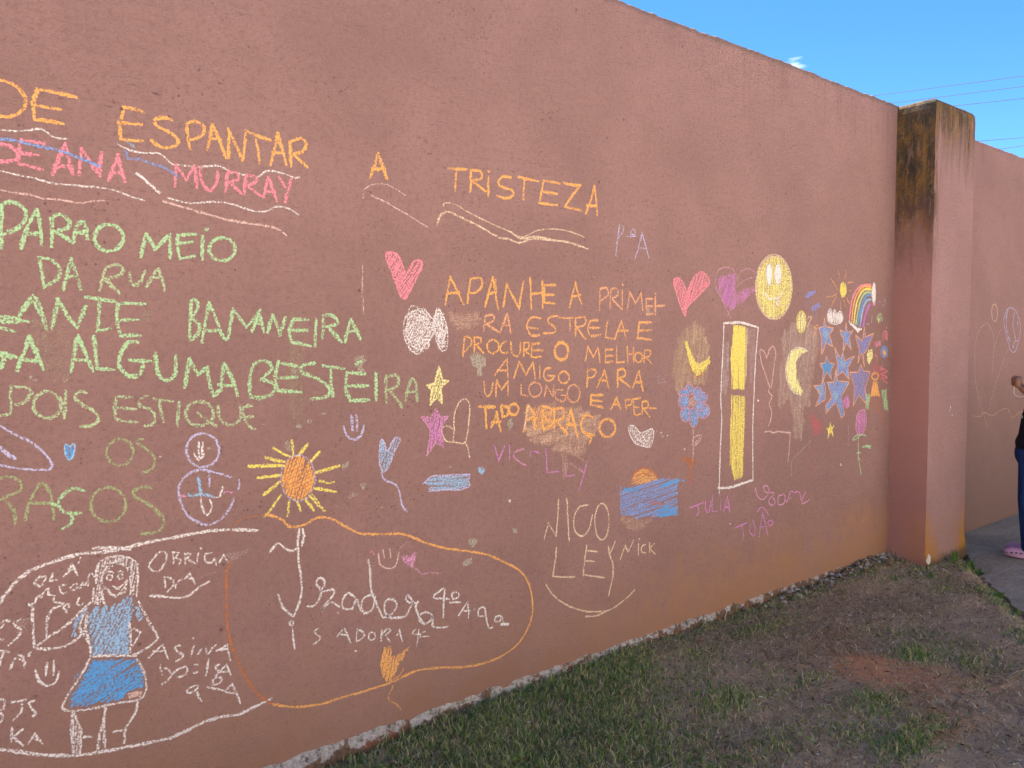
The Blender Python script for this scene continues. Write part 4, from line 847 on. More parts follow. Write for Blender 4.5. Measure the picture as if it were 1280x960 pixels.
# ---------------------------------------------------------------- cluster by the pillar
M('chalk_oval', 'small yellow chalk oval right of the big smiley', 'K').fill('o 1162,590 34,80', 'lemon', 2.4, .9, 88, .7).strokes('o 1162,590 38,86', 'yellow', 1.6, .7).done()
M('chalk_arrow', 'tiny pale chalk arrow right of the small yellow oval', 'K').strokes('1210,635 1243,552;1213,572 1222,546 1248,552 1246,575', 'cream', 1.6, .75).done()
M('chalk_arrow', 'tiny pale chalk arrow left of the topmost blue star', 'M').strokes('175,345 222,225;185,200 235,175;190,210 240,225', 'peach', 1.5, .7).done()
M('chalk_cloud', 'upper dark blue chalk rain cloud', 'L').fill('65,550 80,500 140,470 200,465 220,495 160,530 110,560', 'indigo', 2.6, .9, 10, .7).strokes('80,580 75,655;105,575 95,700;130,570 120,650;175,570 180,610', 'indigo', 1.2, .35).done()
M('chalk_cloud', 'lower dark blue chalk rain cloud', 'L').fill('140,735 150,680 210,640 250,625 275,670 240,705 180,725', 'indigo', 2.6, .95, 10, .7).strokes('190,740 185,810;215,735 215,840', 'indigo', 1.2, .35).done()
mk = M('chalk_sun', 'small yellow chalk sun with thin rays above the white cloud', 'L').fill('o 575,450 46,108', 'yellow', 2.4, 1.15, 85, .62)
mk.strokes('505,190 530,290;~605,175 615,230 595,300;410,300 460,370 500,450;630,360 715,342;355,545 420,535 490,505;~490,540 450,600 420,670;540,600 540,760;~580,590 595,630 600,680;620,560 660,640;655,460 685,462', 'amber', 1.5, .6).done()
M('chalk_cloud', 'white scalloped chalk cloud below the small sun', 'L').fill('360,820 385,720 410,705 430,760 460,712 490,770 550,740 575,830 545,890 460,905 380,880', 'white', 2.4, 1.0, 80, .7).strokes('~360,820 385,720 410,700 430,760 460,710 490,770 530,735 560,765 575,830 545,890 460,910 380,880 360,820', 'white', 1.6, .7).done()
mk = M('chalk_rainbow', 'chalk rainbow curving between two white clouds', 'L')
for col, w_, tx in (('pink', 3.2, '~950,388 860,385 770,435 700,560 675,700 658,860'), ('orange', 3.2, '~950,415 875,402 795,455 735,565 708,700 688,890'), ('yellow', 3.6, '~950,450 880,440 820,485 768,585 738,720 716,905'), ('green', 3.2, '~950,492 890,485 840,530 800,620 768,760 742,920'),
                    ('azure', 3.2, '~950,530 900,530 855,580 822,680 790,800 768,935'), ('sky', 3.4, '~950,585 900,590 860,650 828,760 800,945'), ('violet', 5, '~945,640 915,675 885,740 862,830 840,950')):
    mk.strokes(tx, col, w_, 1.05)
mk.fill('o 985,500 27,152', 'white', 2.4, 1.25, 88, .6).fill('o 985,640 20,28', 'magenta', 2, .7, 80).done()
M('chalk_cloud', 'small white chalk cloud at the foot of the rainbow', 'M').fill('640,100 680,140 760,200 825,225 775,275 700,205', 'white', 2.4, 1.25, -45, .6).done()
stars = (('M', 'topmost blue chalk star of the cluster, below the white cloud', '325,80 350,190 450,210 390,310 440,460 350,410 290,570 280,330 245,210 310,200', 'blue', 1),
         ('M', 'small blue chalk star left of the rainbow foot', '615,150 635,270 710,240 660,330 685,510 620,410 570,540 580,360 540,290 535,240 595,270', 'blue', 0),
         ('M', 'pointed blue chalk star under the rainbow foot', '860,200 870,330 985,280 900,490 845,560 860,740 820,540 770,680 790,500 740,310 830,390', 'indigo', 0),
         ('M', 'slanting blue chalk star in the middle of the cluster', '460,470 540,620 570,540 600,650 730,590 640,740 660,900 570,790 480,860 500,700', 'blue', 1),
         ('M', 'blue chalk star with long thin legs at the left of the cluster', '350,590 390,680 460,690 410,780 420,890 360,800 295,940 310,780 270,690 330,680', 'azure', 1),
         ('N', 'dark blue chalk star beside the drawn girl in the orange dress', '485,35 510,90 560,95 520,230 535,360 470,280 425,365 435,210 400,95 465,95', 'indigo', 0),
         ('N', 'largest blue chalk star at the foot of the cluster', '285,80 300,165 395,175 330,290 355,440 330,465 285,340 210,425 205,360 255,300 215,180 270,175', 'blue', 1),
         ('N', 'lowest left blue chalk star of the cluster', '185,150 205,215 200,320 125,370 160,270 110,205 165,205', 'blue', 1))
for rg, lb, tx, col, br in stars:
    mk = M('chalk_star', lb, rg).fill(tx, col, 2.2, .8, 60, .75)
    if br:
        q = [tuple(map(float, t.split(','))) for t in tx.split()]; cx = sum(a for a, b in q)/len(q); cy = sum(b for a, b in q)/len(q)
        k = 40 if rg == 'M' else 24
        mk.fill('o %f %f %f %f' % (cx, cy, k, k*1.6), 'sky' if col != 'azure' else 'azure', 2.2, .6, 60, .8)
    mk.strokes(tx + ' ' + tx.split()[0], 'peach', 1.5, .9).done()
mk = M('chalk_girl', 'small chalk girl in an orange dress with curly pink hair and green wings', 'N')
mk.fill('590,0 640,50 690,90 680,180 640,160 600,110 560,150 545,220 540,180 575,110', 'dusty', 2.4, .65, 60, .9).strokes('~640,60 700,90 650,110 700,140 655,150 700,190;~660,40 640,80 680,70', 'pink', 1.4, .6)
mk.fill('585,170 615,170 640,290 565,290', 'orange', 2.4, 1.15, 85, .6).strokes('o 600,130 26,28', 'orange', 3, .7).strokes('575,300 570,425;600,300 600,430;~625,300 620,380 650,440 642,500', 'rust', 1.8, .6)
mk.fill('648,240 690,230 705,400 675,400', 'green', 2.2, .9, 80, .75).fill('530,265 562,268 548,400 522,390', 'green', 2.2, .7, 80, .8).done()
mk = M('chalk_flower', 'pink and purple chalk rose on a green stem', 'N').fill('455,580 445,520 460,420 500,402 520,412 530,500 500,590 470,592', 'purple', 2.2, .7, 80, .8)
mk.strokes('~455,585 445,520 458,430 490,402 520,408 530,500 500,590 470,592 455,585;~480,420 475,450 495,450 502,430;~460,480 480,500 520,470;480,500 475,590;~462,430 465,470 480,490', 'magenta', 1.5, .9)
mk.strokes('~472,600 465,700 470,800 480,860 490,920;~470,605 500,600 530,610;~470,600 440,610 420,640 450,632 470,610;455,745 485,742;460,780 490,810', 'green', 1.8, .75).strokes('500,695 565,690;530,680 560,705', 'green', 2.8, .9).done()
M('chalk_balloon', 'dim dusty pink chalk balloon below the blue stars', 'N').fill('100,420 120,460 170,480 180,540 150,600 110,600 95,540 80,470', 'dusty', 2.4, .75, 70, .8).strokes('~115,600 130,700 90,800 90,900 120,960', 'dusty', 1.4, .5).done()
M('chalk_star', 'small yellow chalk star below the blue stars', 'N').fill('245,490 255,535 275,515 262,560 265,610 245,580 220,625 225,570 212,545 235,545', 'yellow', 2.2, 1.15, 70, .65).done()
M('chalk_patch', 'purple chalk patch behind the two lowest blue stars', 'N').fill('o 372,340 24,52', 'purple', 2.4, .85, 80, .8).done()
W('short pink dotted chalk line left of the rose', 'N', 'mauve', 1.6, '385,530 384,690', .6, 'chalk_line')
M('chalk_heart', 'tiny pink chalk lips right of the pointed star', 'M').fill('o 1020,430 24,44', 'pink', 2, .8, 80).fill('o 1060,415 20,42', 'magenta', 2, .7, 80).done()
M('chalk_bell', 'tiny pink chalk bell shape close to the pillar', 'M').strokes('~1105,380 1110,280 1140,252 1170,290 1165,385;~1125,380 1145,330 1160,380', 'pink', 1.8, .9).fill('o 1140,310 22,50', 'pink', 2, .6, 80).strokes('1155,200 1153,215', 'pink', 2, .8).done()
M('chalk_flower', 'tiny blue chalk flower with an orange middle close to the pillar', 'M').fill('o 1120,530 50,88', 'blue', 2.4, .85, 70, .7).fill('o 1125,540 20,40', 'orange', 2.4, 1.3, 80, .6).done()
M('chalk_patch', 'tiny yellow chalk patch under the pointed star', 'M').fill('895,560 910,500 965,500 970,560 955,640 920,700 890,650', 'lemon', 2.2, .95, 80, .7).done()
M('chalk_flower', 'tiny green chalk flower right of the rainbow', 'L').fill('o 1060,820 45,60', 'green', 2.2, .45, 60, .9).strokes('1048,830 1050,880', 'lemon', 2.4, .9).strokes('~1050,1000 1035,1060 1045,1090', 'olive', 1.4, .5).done()
M('chalk_scribble', 'faint violet chalk loops between the rainbow and the pillar', 'L').strokes('~1030,610 1080,620 1110,680 1130,560 1145,640 1130,690;~950,900 960,820 960,780;~890,910 930,900', 'lavender', 1.3, .4).done()
M('chalk_patch', 'faint pink specks between the rose and the small girl', 'M').strokes('~1000,560 1030,620 1020,660', 'pink', 2.2, .6).done()
W('purple chalk name below the white rectangle', 'P', 'purple', 2.5, '250,550 345,515;~298,530 312,570 300,605 290,600;~360,500 362,570 385,582 400,500;410,460 405,575;408,575 445,578;468,500 472,570;463,458;490,580 520,470 535,582;500,545 530,545', .82)
W('purple chalk joined-up name right of the white rectangle', 'P', 'magenta', 1.9, '~720,400 740,470 780,490 820,440 812,395 780,400 800,440 860,442 820,500 840,535 870,510 850,480;~930,450 890,470 890,525 930,520 940,460;~930,450 950,510 980,430 1002,450 970,490 1010,440 1042,440 1052,500;~1052,500 1090,430 1060,520 1120,490', .82)
W('purple chalk name with an accent, lowest on the right', 'P', 'purple', 2.1, '560,700 660,660;~620,670 638,740 625,785;~690,670 680,720 710,755 722,700 705,640;~750,765 765,650 775,590;775,590 810,750;755,690 795,690;~735,580 765,545 800,570 820,605;o 832,660 18,20', .82)
W('faint long chalk lines right of the joined-up name', 'P', 'ash', 1.6, '~1130,60 1040,150 990,210 985,320', .3, 'chalk_line')

# ---------------------------------------------------------------- drawing of the girl
mk = W('white chalk oval line around the drawn girl', 'Q', 'white', 5, '~-20,400 0,372 60,290 150,215 280,165 400,130 560,115 700,80 800,60 900,40 1040,15 1150,8 1290,12;~460,102 540,98 655,108', .72, 'chalk_outline')
W('white chalk line closing the oval below the drawn girl', 'R', 'white', 5, '~-10,850 100,865 200,880 350,890 450,885 560,870 700,845 850,815 980,785 1080,740 1180,690 1280,665 1371,650 1485,595 1555,562', .75, 'chalk_outline')
mk = M('chalk_girl', 'white and blue chalk drawing of a girl in a skirt with one hand raised', 'Q')
mk.fill('485,190 520,155 590,140 680,160 688,260 685,340 645,335 650,250 630,190 570,185 520,230 512,300 530,345 500,385 455,370 478,280', 'white', 3.4, .52, 78, .95)
mk.strokes('~480,280 485,190 520,155 590,138 660,155 685,180 688,260 682,345;~520,230 540,180 600,175 640,205;~505,270 500,330 470,380;~665,170 650,260 670,330', 'white', 3, .6)
mk.strokes('o 548,247 14,14;o 602,242 13,13;~535,225 550,218 568,226;~590,220 604,214 618,222;~560,288 600,297 640,250;~575,302 590,304 600,300', 'white', 2.2, .7)
mk.smudge('525,255 560,262 640,255 620,285 560,285', 'dusty', .35, 5, 0)
mk.strokes('~518,288 545,315 575,345 620,300 642,260;515,340 525,385;545,330 580,335;~600,330 625,320 630,290', 'white', 3, .65)
mk.fill('445,430 480,390 560,385 600,370 650,335 672,360 668,420 652,500 640,635 455,640 450,540 440,480', 'sky', 4.2, .82, 60, .72)
mk.fill('355,542 372,470 420,400 442,390 420,440 385,500 375,545', 'sky', 3.8, 1.0, 65, .7).fill('680,385 700,400 714,440 702,472 678,440', 'sky', 3.8, 1.0, 65, .7)
mk.strokes('~455,370 400,420 340,480 232,550;~175,600 230,605 330,590 400,540 420,510;~175,600 185,590 235,552;~172,600 165,480 162,400 140,380;~232,550 235,480 240,440 270,400 322,378', 'white', 3.6, .68)
mk.strokes('~140,380 172,378 180,350 200,338 205,352 215,325 245,300 242,332 272,340 268,368 322,376', 'white', 3, .8)
mk.strokes('~430,400 400,500 440,560 455,640;~440,420 425,500 445,560;~690,365 720,420 760,500 790,550 720,610 660,635;~645,470 655,560 650,630;670,505 702,522 660,592', 'white', 3.4, .66)
mk.strokes('455,642 680,640', 'white', 3.4, .7)
mk.fill('462,660 680,655 720,740 716,790 640,820 600,855 500,872 350,900 350,865 400,770', 'azure', 4.4, .98, 25, .66)
mk.strokes('~452,650 400,740 312,895 400,912 560,880 715,845 726,740 682,650', 'white', 3.2, .62)
mk.fill('632,835 680,812 716,818 705,845 640,848', 'rosewhite', 3.4, 1.1, 10, .65)
mk.strokes('375,750 400,720', 'azure', 3, .5).done()
mk = M('chalk_legs', 'white chalk legs under the blue skirt of the drawn girl', 'R')
mk.fill('412,640 430,640 450,710 462,745 458,880 420,885 408,800', 'white', 3.4, .6, 85, .9)
mk.strokes('~415,635 408,740 420,880;~425,640 440,700 462,735 456,880;602,600 600,840;~605,600 590,690 570,760 555,880;~790,565 770,650 720,730 710,820;~470,790 500,778 530,785;650,755 700,745', 'white', 3.6, .75).done()
for lb, rg, w_, tx, dn in (
    ('small white chalk word "OLÁ" left of the drawn girl', 'a', 3.2, '~350,690 400,650 455,645 440,700 400,745 350,720 350,690;~535,605 520,640 495,680;500,688 580,680;~630,650 690,590 720,515;720,515 775,630;685,570 760,580;785,510 805,460', .7),
    ('small white chalk letters beside the hair of the drawn girl', 'a', 2.8, '~665,725 600,745 605,790 630,815 672,800;~700,760 745,720 780,730 760,770 710,780 700,760;~800,770 830,700 850,740 880,690 882,745;~880,690 890,630 920,610 950,660', .62),
    ('short white chalk letter between the raised hand and the hair', 'a', 2.8, '~795,850 770,920 812,930 835,905', .7),
    ('white chalk scrawl near the thumb of the raised hand', 'Z', 3.2, '~635,330 650,290 690,285 685,320;~640,330 665,340 665,375', .8),
    ('white chalk letters "ES" cut by the left edge', 'Z', 3.2, '~0,470 60,440 95,460;~0,525 30,490 50,480;~0,620 20,635 45,628;~210,435 140,465 150,490 210,540 180,610 80,700', .7),
    ('white chalk word "TÁ" at the left edge', 'Z', 3.2, '~0,745 70,755 105,765;~40,760 10,830 0,900;~100,940 140,850 165,810 215,790 240,850 242,920;195,835 255,860;300,765 285,798', .7),
    ('white chalk letters "BJS" at the left edge', 'R', 3.4, '~-10,570 25,572 20,620 -5,635;~-5,635 18,670 0,705;70,585 145,570;~125,575 120,640 70,690;~200,575 165,590 190,630 205,650 185,670', .75),
    ('white chalk letters "KA" below the letters "BJS"', 'R', 3.4, '70,730 65,810;130,740 75,780;75,780 130,830;160,820 200,765 240,820;200,795 215,800', .75),
    ('white chalk word "OBRIGA-" right of the drawn girl', 'S', 2.8, '~95,225 128,240 120,290 80,340 35,325 35,290 95,225;165,230 168,295;~165,230 200,235 180,260 212,275 200,302;235,235 235,295;~240,235 270,240 240,265;245,265 290,295;310,235 305,290;325,206;~390,235 350,240 350,280 385,290 402,262;405,262 412,305;430,285 455,245 480,285', .66),
    ('white chalk letters "DA" under the thank-you word', 'S', 2.8, '115,370 122,430;~115,370 165,385 165,420 128,462;~180,440 182,410 220,380;235,380 262,350 292,410;250,378 285,380', .6),
    ('white chalk word "ASINA" at the edge of the orange outline', 'Y', 3.0, '35,490 140,395 180,500;70,445 150,440;~275,400 235,410 240,440 290,465 285,490 235,520;~380,400 360,450 355,485;368,345;405,465 430,430;~460,410 470,450 485,462 510,420 545,395;545,440 625,395 648,510;560,435 630,425', .78),
    ('white chalk word "DO:" under the word "ASINA"', 'Y', 3.0, '120,550 135,620;~150,570 192,590 200,640 130,695;~200,625 260,575 310,560 325,590 290,630 245,640;375,545 400,545;375,605 400,602', .75),
    ('white chalk letters "ISA" beside the orange outline', 'Y', 3.0, '485,505 462,625;~570,540 535,560 550,590 580,590 530,630;545,620 620,545 650,620;570,598 640,595', .78),
    ('white chalk "9ª A" in the lower corner of the white oval', 'Y', 3.0, '~400,700 340,720 325,755 380,745 410,700;~400,745 410,790 435,820;~550,640 585,650 562,690 515,692 520,655 550,640;475,715 600,740;610,745 660,690 722,835;620,750 680,762', .75)):
    W(lb, rg, 'white', w_, tx, dn)
M('chalk_line', 'white chalk swoosh under the thank-you letters', 'S').strokes('~30,475 120,485 200,490 260,475 320,425 380,395', 'white', 3.4, .8).done()
M('chalk_smiley', 'small white chalk smile left of the drawn skirt', 'Q').strokes('~235,670 232,705 230,740;270,665 266,735', 'white', 3, .8).strokes('~175,705 195,765 235,790 280,770 295,715', 'white', 3.4, .8).done()

# ---------------------------------------------------------------- orange outline with joined-up writing
mk = M('chalk_outline', 'long orange chalk outline around the joined-up white name', 'T')
mk.strokes('~-35,-30 25,-14 60,5 80,30 120,33 170,20 235,-14 310,0 380,40 450,70 560,70 660,72 760,110 860,140 980,155 1080,175 1180,220 1240,255 1280,310 1302,400 1295,500 1245,600 1180,660 1080,710 960,735 840,738 720,755 600,810 480,850 360,885 240,920 120,935 0,920', 'orange', 3.7, .8)
mk.strokes('~0,920 -60,880 -110,820 -155,740 -195,650 -218,560 -228,450 -228,350 -228,270 -205,205', 'rust', 3.2, .62).strokes('~-35,-30 -70,-22 -150,-8;~-150,-5 -195,30 -208,65', 'rust', 2.2, .4).done()
W('white chalk capital with a long stem at the left inside the orange outline', 'S', 'white', 3.4, '~715,235 745,195 770,180 805,205 840,222 882,205;~890,90 880,140 880,200 885,300 900,400 897,480 855,600;~905,95 912,140 900,200;~765,465 790,540 850,598;o 842,635 10,12', .72)
W('small white chalk letter "i" under the long-stemmed capital', 'S', 'white', 2.6, '~848,655 852,720 862,785', .8)
W('large joined-up white chalk name inside the orange outline', 'W', 'white', 3.2, '~15,262 50,265 80,235 100,180 70,140 80,105 108,105 118,140 95,180 160,170 172,190 110,270 98,292 150,240 205,268;~290,215 255,188 220,225 225,275 275,278 300,215 312,260 335,300;~400,200 350,210 325,260 345,305 390,285 408,205;~368,-5 378,60 380,130 385,180 410,240 450,330;~450,330 500,310 532,260 510,225 470,230 458,280 480,325 530,328 575,325 600,285 620,235 592,200 580,222 615,250 655,235;~655,240 637,265 660,330 690,370;~735,320 700,295 655,322 685,368 725,345 735,320 735,375 770,388 825,380', .75)
W('white chalk "4ª" after the joined-up name', 'W', 'white', 2.8, '~800,160 745,200 750,218 835,222;~805,165 798,240 795,330;~875,185 845,190 850,222 882,212 882,185;835,242 895,243', .82)
W('thin white chalk letter "A" after the joined-up name', 'W', 'white', 2.2, '885,315 935,240 940,332;905,290 952,290', .75)
W('white chalk "9ª" at the right inside the orange outline', 'W', 'white', 2.8, '~1030,270 1000,275 995,320 1032,320;~1033,270 1042,330 1055,385 1080,383;~1125,320 1095,325 1090,350 1118,350 1128,320 1140,360', .82)
W('thick short white chalk dash at the end of the inner writing', 'W', 'white', 4, '1128,366 1165,368', 1.1, 'chalk_dash')
W('small spaced white chalk capitals under the joined-up name', 'W', 'white', 2.4, '~85,390 55,410 92,440 85,460 50,485;185,440 230,390 265,470;210,425 252,428;305,395 300,465;~305,395 342,415 335,445 300,465;o 388,435 19,22;~435,445 470,395 495,402 465,430;465,430 490,465;445,400 442,462;530,430 545,400 562,465;~640,395 618,420 670,425;655,398 643,490;~680,412 690,410;665,438 712,435', .78)
M('chalk_smiley', 'tiny rosy chalk smile above the joined-up name', 'T').strokes('555,150 562,190;588,145 594,195;~532,165 540,220 575,242 615,230 637,155', 'rosewhite', 2.4, .85).strokes('640,140 675,112', 'magenta', 2, .6).strokes('~488,165 500,155 515,175', 'pink', 3, .5).done()
M('chalk_heart', 'small pink chalk heart with a trailing string above the name', 'T').fill('640,190 660,175 685,180 722,152 718,200 700,240 655,208', 'magenta', 3, 1.0, 50, .7).strokes('~700,235 720,245 750,272 790,262 835,268', 'mauve', 2.2, .7).done()
M('chalk_balloon', 'solid orange chalk balloon on the lower orange line', 'T').fill('560,640 575,635 592,632 605,690 640,665 682,640 650,700 600,790 585,822 550,780 538,730', 'orange', 3.4, 1.1, 72, .62).strokes('560,640 575,700;682,638 620,740;592,632 590,720', 'amber', 2.2, .9).strokes('~605,825 598,850 582,880 590,905 620,920 648,952;~658,742 640,775 600,800', 'orange', 2.0, .75).done()

# ---------------------------------------------------------------- marks on the far wall
for lb, tx, col, w_, dn in (
    ('small thin cream chalk oval on the far wall', 'o 337,165 20,58', 'cream', 1.5, .55),
    ('tall lavender chalk ovals on the far wall', '~430,135 405,180 400,230 418,330 445,415 475,420 500,340 510,250 490,180 465,140 430,135;~430,135 415,230 432,350;~470,160 460,250 480,350;~455,400 470,360 500,350', 'lavender', 1.8, .45),
    ('faint tall grey chalk loops on the far wall', '~290,230 240,270 215,340 205,450 212,640 250,800 290,930;~290,230 325,300 335,400;~390,260 350,340 330,450 318,585;~430,400 385,520 340,650 312,760 300,810', 'ash', 1.5, .18),
    ('wavy cream chalk line on the far wall', '~180,850 240,855 265,830 320,850 370,820 420,805 460,865 500,830 560,820', 'tan', 1.4, .28)):
    M('chalk_drawing', lb, 'V', 'wall2').strokes(tx, col, w_, dn).done()
M('chalk_patch', 'blue chalk touches on the lavender ovals', 'V', 'wall2').strokes('~425,150 412,200;~435,330 440,355;~460,385 465,400;~490,225 492,245', 'sky', 2.6, .7).done()
# ================================================================ the child at the right edge
def cap_mesh(bm, p0, r0, p1, r1, seg=14):
    p0, p1 = Vector(p0), Vector(p1); d = p1-p0; L_ = d.length; q = d.to_track_quat('Z', 'Y') if L_ > 1e-6 else Vector((0, 0, 1)).to_track_quat('Z', 'Y')
    rings = []; prof = []
    for k in range(5): a = math.pi/2*k/5; prof.append((-r0*math.cos(a), r0*math.sin(a)))
    prof.append((0, r0)); prof.append((L_, r1))
    for k in range(1, 6): a = math.pi/2*k/5; prof.append((L_ + r1*math.sin(a), r1*math.cos(a)))
    prof[0] = (-r0, r0*.05); prof[-1] = (L_+r1, r1*.05)
    for z, r in prof: rings.append([bm.verts.new(p0 + q @ Vector((r*math.cos(2*math.pi*j/seg), r*math.sin(2*math.pi*j/seg), z))) for j in range(seg)])
    for a, b in zip(rings[:-1], rings[1:]):
        for j in range(seg): bm.faces.new((a[j], a[(j+1) % seg], b[(j+1) % seg], b[j]))
    bm.faces.new(rings[0][::-1]); bm.faces.new(rings[-1])
def ell_mesh(bm, c, r, rot=None):
    g = bmesh.ops.create_uvsphere(bm, u_segments=20, v_segments=14, radius=1)['verts']
    for v in g:
        p = Vector((v.co.x*r[0], v.co.y*r[1], v.co.z*r[2]))
        if rot: p = rot @ p
        v.co = p + Vector(c)
def fuse(name, build, mat, parent, voxel, smooth=6, label=None):
    bm = bmesh.new(); build(bm); me = bpy.data.meshes.new(name); bm.to_mesh(me); bm.free()
    o = link(bpy.data.objects.new(name, me), parent)
    r_ = o.modifiers.new('r', 'REMESH'); r_.mode = 'VOXEL'; r_.voxel_size = voxel; r_.use_smooth_shade = True
    s_ = o.modifiers.new('s', 'SMOOTH'); s_.iterations = smooth; s_.factor = .5
    dg = bpy.context.evaluated_depsgraph_get(); me2 = bpy.data.meshes.new_from_object(o.evaluated_get(dg))
    o.modifiers.clear(); o.data = me2; me2.name = name
    me2.materials.clear(); me2.materials.append(mat)
    if label: o['label'] = label
    return o
# local frame: +X forward, +Y left, Z up, feet on z = 0; 1.52 m tall, looks at the wall
toe = on_ground(1253, 694, -.08)
az = math.radians(106); fdir = Vector((math.cos(az), math.sin(az), 0))
ctr = Vector((toe[0], toe[1], 0)) - fdir*.158
ldir = Vector((-math.sin(az), math.cos(az), 0))
ctr = ctr - ldir*.075 if False else ctr + ldir*(-.07)
# the foot seen in the photo is the left one, nearer the camera
P = empty('person', (ctr.x, ctr.y, -.079), az)
tag(P, 'child in a black top, blue jeans and pink clogs, cut off by the right edge', 'person')
skin = simple('skin', (.30, .15, .09), .55, .06, 20, 0, .4); black = simple('black_cotton', (.012, .012, .016), .9, .2, 60, .002)
den = MB('denim'); pp = den.pos(); a1 = den.noise(den.pos((60, 60, 6)), 1, 4, .6)
den.l(den.mix(den.rng(a1, .35, .7), (.010, .028, .10), (.022, .062, .19)), den.b.inputs['Base Color']); den.l(den.bump(den.noise(pp, 12, 3), .5, .02), den.b.inputs['Normal'])
hairm = simple('dark_hair', (.018, .012, .010), .5, .3, 120, .004, .5)
pinkm = simple('pink_foam', (.62, .36, .48), .55, .05, 20, 0, .4); whitem = simple('white_cord', (.7, .7, .7), .8, .05)
holem = simple('clog_hole', (.05, .03, .04), .9, .05)
def body(bm):
    ell_mesh(bm, (-.08, 0, 1.42), (.088, .070, .105)); ell_mesh(bm, (-.045, 0, 1.375), (.055, .052, .06))
    ell_mesh(bm, (.008, 0, 1.405), (.014, .010, .022)); ell_mesh(bm, (.0, 0, 1.362), (.016, .024, .008)); ell_mesh(bm, (-.015, 0, 1.335), (.026, .024, .018))
    for s in (-1, 1): ell_mesh(bm, (-.09, .072*s, 1.40), (.018, .010, .028))
    cap_mesh(bm, (-.05, 0, 1.20), .050, (-.085, 0, 1.36), .043)
    ell_mesh(bm, (-.05, 0, 1.16), (.07, .13, .07)); ell_mesh(bm, (-.035, 0, .98), (.075, .11, .2)); ell_mesh(bm, (0, 0, .78), (.085, .125, .11))
    for s in (-1, 1):
        cap_mesh(bm, (0, .075*s, .74), .068, (.01, .075*s, .42), .045); cap_mesh(bm, (.01, .075*s, .42), .045, (-.01, .075*s, .09), .030); cap_mesh(bm, (-.02, .075*s, .05), .03, (.09, .078*s, .035), .024)
    # arms: upper arm down and forward, forearm raised, fists held in front of the chest
        sh = Vector((-.05, .150*s, 1.175)); el = Vector((-.13, .19*s, 1.03)); wr = Vector((.070, .10*s, 1.180))
        cap_mesh(bm, sh, .043, el, .033); cap_mesh(bm, el, .033, wr, .022)
        h = wr + Vector((.030, -.012*s, .045)); ell_mesh(bm, h, (.023, .028, .040))
        for k, dz in enumerate((.026, .009, -.008, -.024)):
            b0 = h + Vector((.008, -.004*s, dz+.006)); b1 = b0 + Vector((.026 - .002*abs(k-1), -.010*s, 0)); b2 = b1 + Vector((-.004, -.022*s, -.003)); b3 = b2 + Vector((-.020, -.003*s, 0))
            cap_mesh(bm, b0, .0088, b1, .0085, 8); cap_mesh(bm, b1, .0085, b2, .0078, 8); cap_mesh(bm, b2, .0078, b3, .007, 8)
        t0 = h + Vector((-.008, -.016*s, .018)); t1 = t0 + Vector((.018, -.016*s, .016)); t2 = t1 + Vector((.018, -.004*s, .002))
        cap_mesh(bm, t0, .0105, t1, .0095, 8); cap_mesh(bm, t1, .0095, t2, .008, 8)
fuse('body', body, skin, P, .0065, 3)
def shirt(bm):
    ell_mesh(bm, (-.05, 0, 1.15), (.088, .165, .09)); ell_mesh(bm, (-.04, 0, 1.02), (.105, .145, .16)); cap_mesh(bm, (-.03, 0, .98), .108, (-.018, 0, .80), .118); ell_mesh(bm, (.0, 0, .80), (.11, .155, .10))
    for s in (-1, 1): cap_mesh(bm, (-.05, .135*s, 1.165), .058, (-.11, .18*s, 1.06), .056)
fuse('top', shirt, black, P, .012, 5)
def jeans(bm):
    ell_mesh(bm, (0, 0, .73), (.112, .15, .12))
    for s in (-1, 1):
        cap_mesh(bm, (.0, .078*s, .70), .085, (.015, .080*s, .42), .066); cap_mesh(bm, (.015, .080*s, .42), .066, (-.012, .080*s, .12), .066); cap_mesh(bm, (-.012, .08*s, .14), .066, (-.014, .08*s, .085), .067)
fuse('jeans', jeans, den.m, P, .011, 5)
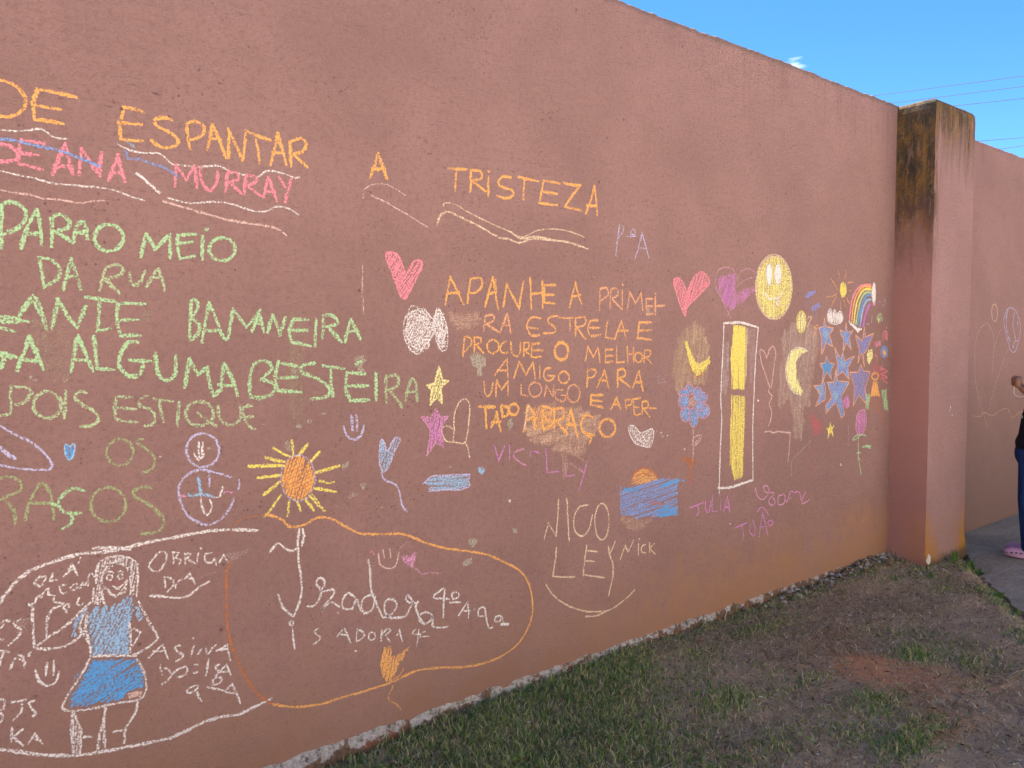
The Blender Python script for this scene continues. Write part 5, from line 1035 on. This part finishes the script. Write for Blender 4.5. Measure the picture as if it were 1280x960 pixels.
def hair(bm):
    ell_mesh(bm, (-.112, 0, 1.445), (.095, .082, .098)); cap_mesh(bm, (-.175, 0, 1.42), .045, (-.20, 0, 1.22), .028)
    ell_mesh(bm, (-.14, 0, 1.38), (.06, .078, .07))
fuse('hair', hair, hairm, P, .008, 3)
for s in (-1, 1):
    for e in (1,):
        o = mesh_obj('eye', *(lambda c: ([(c[0], c[1]-.011, c[2]), (c[0]+.002, c[1], c[2]+.006), (c[0], c[1]+.011, c[2]), (c[0]+.002, c[1], c[2]-.006)], [(0, 1, 2, 3)]))((.0055, .032*s, 1.42)), holem, P)
def clog(bm, s):
    y = .080*s
    ell_mesh(bm, (.075, y, .036), (.078, .043, .036)); cap_mesh(bm, (-.05, y, .03), .036, (.06, y, .032), .040); ell_mesh(bm, (-.01, y, .05), (.075, .038, .034)); ell_mesh(bm, (.03, y, .014), (.122, .046, .016))
for s in (-1, 1):
    o = fuse('clog', lambda bm: clog(bm, s), pinkm, P, .006, 3)
    for k in range(4):
        cx, cz = .128 - .027*k, .034 + .004*min(k, 2); bm = bmesh.new(); ell_mesh(bm, (cx, .080*s + (.0345 + .004*k - (.009 if k == 0 else 0)), cz), (.008, .006, .0045)); me = bpy.data.meshes.new('hole'); bm.to_mesh(me); bm.free(); me.materials.append(holem); link(bpy.data.objects.new('vent_hole', me), o)
# white cord looped from the fist
bm = bmesh.new(); pts = [Vector((.118, .085, 1.195)), Vector((.120, .09, 1.16)), Vector((.112, .09, 1.135)), Vector((.09, .095, 1.127)), Vector((.05, .10, 1.13))]
for a, b in zip(pts[:-1], pts[1:]): cap_mesh(bm, a, .0025, b, .0025, 6)
me = bpy.data.meshes.new('cord'); bm.to_mesh(me); bm.free(); me.materials.append(whitem)
cord = link(bpy.data.objects.new('cord', me)); cord.matrix_world = Matrix.Translation(P.location) @ Matrix.Rotation(az, 4, 'Z')
tag(cord, 'white cord hanging from the fist of the child at the right edge', 'cord')
bm = bmesh.new(); ell_mesh(bm, (.068, .05, .985), (.004, .022, .012)); me = bpy.data.meshes.new('print'); bm.to_mesh(me); bm.free(); me.materials.append(whitem)
link(bpy.data.objects.new('shirt_print', me), P)
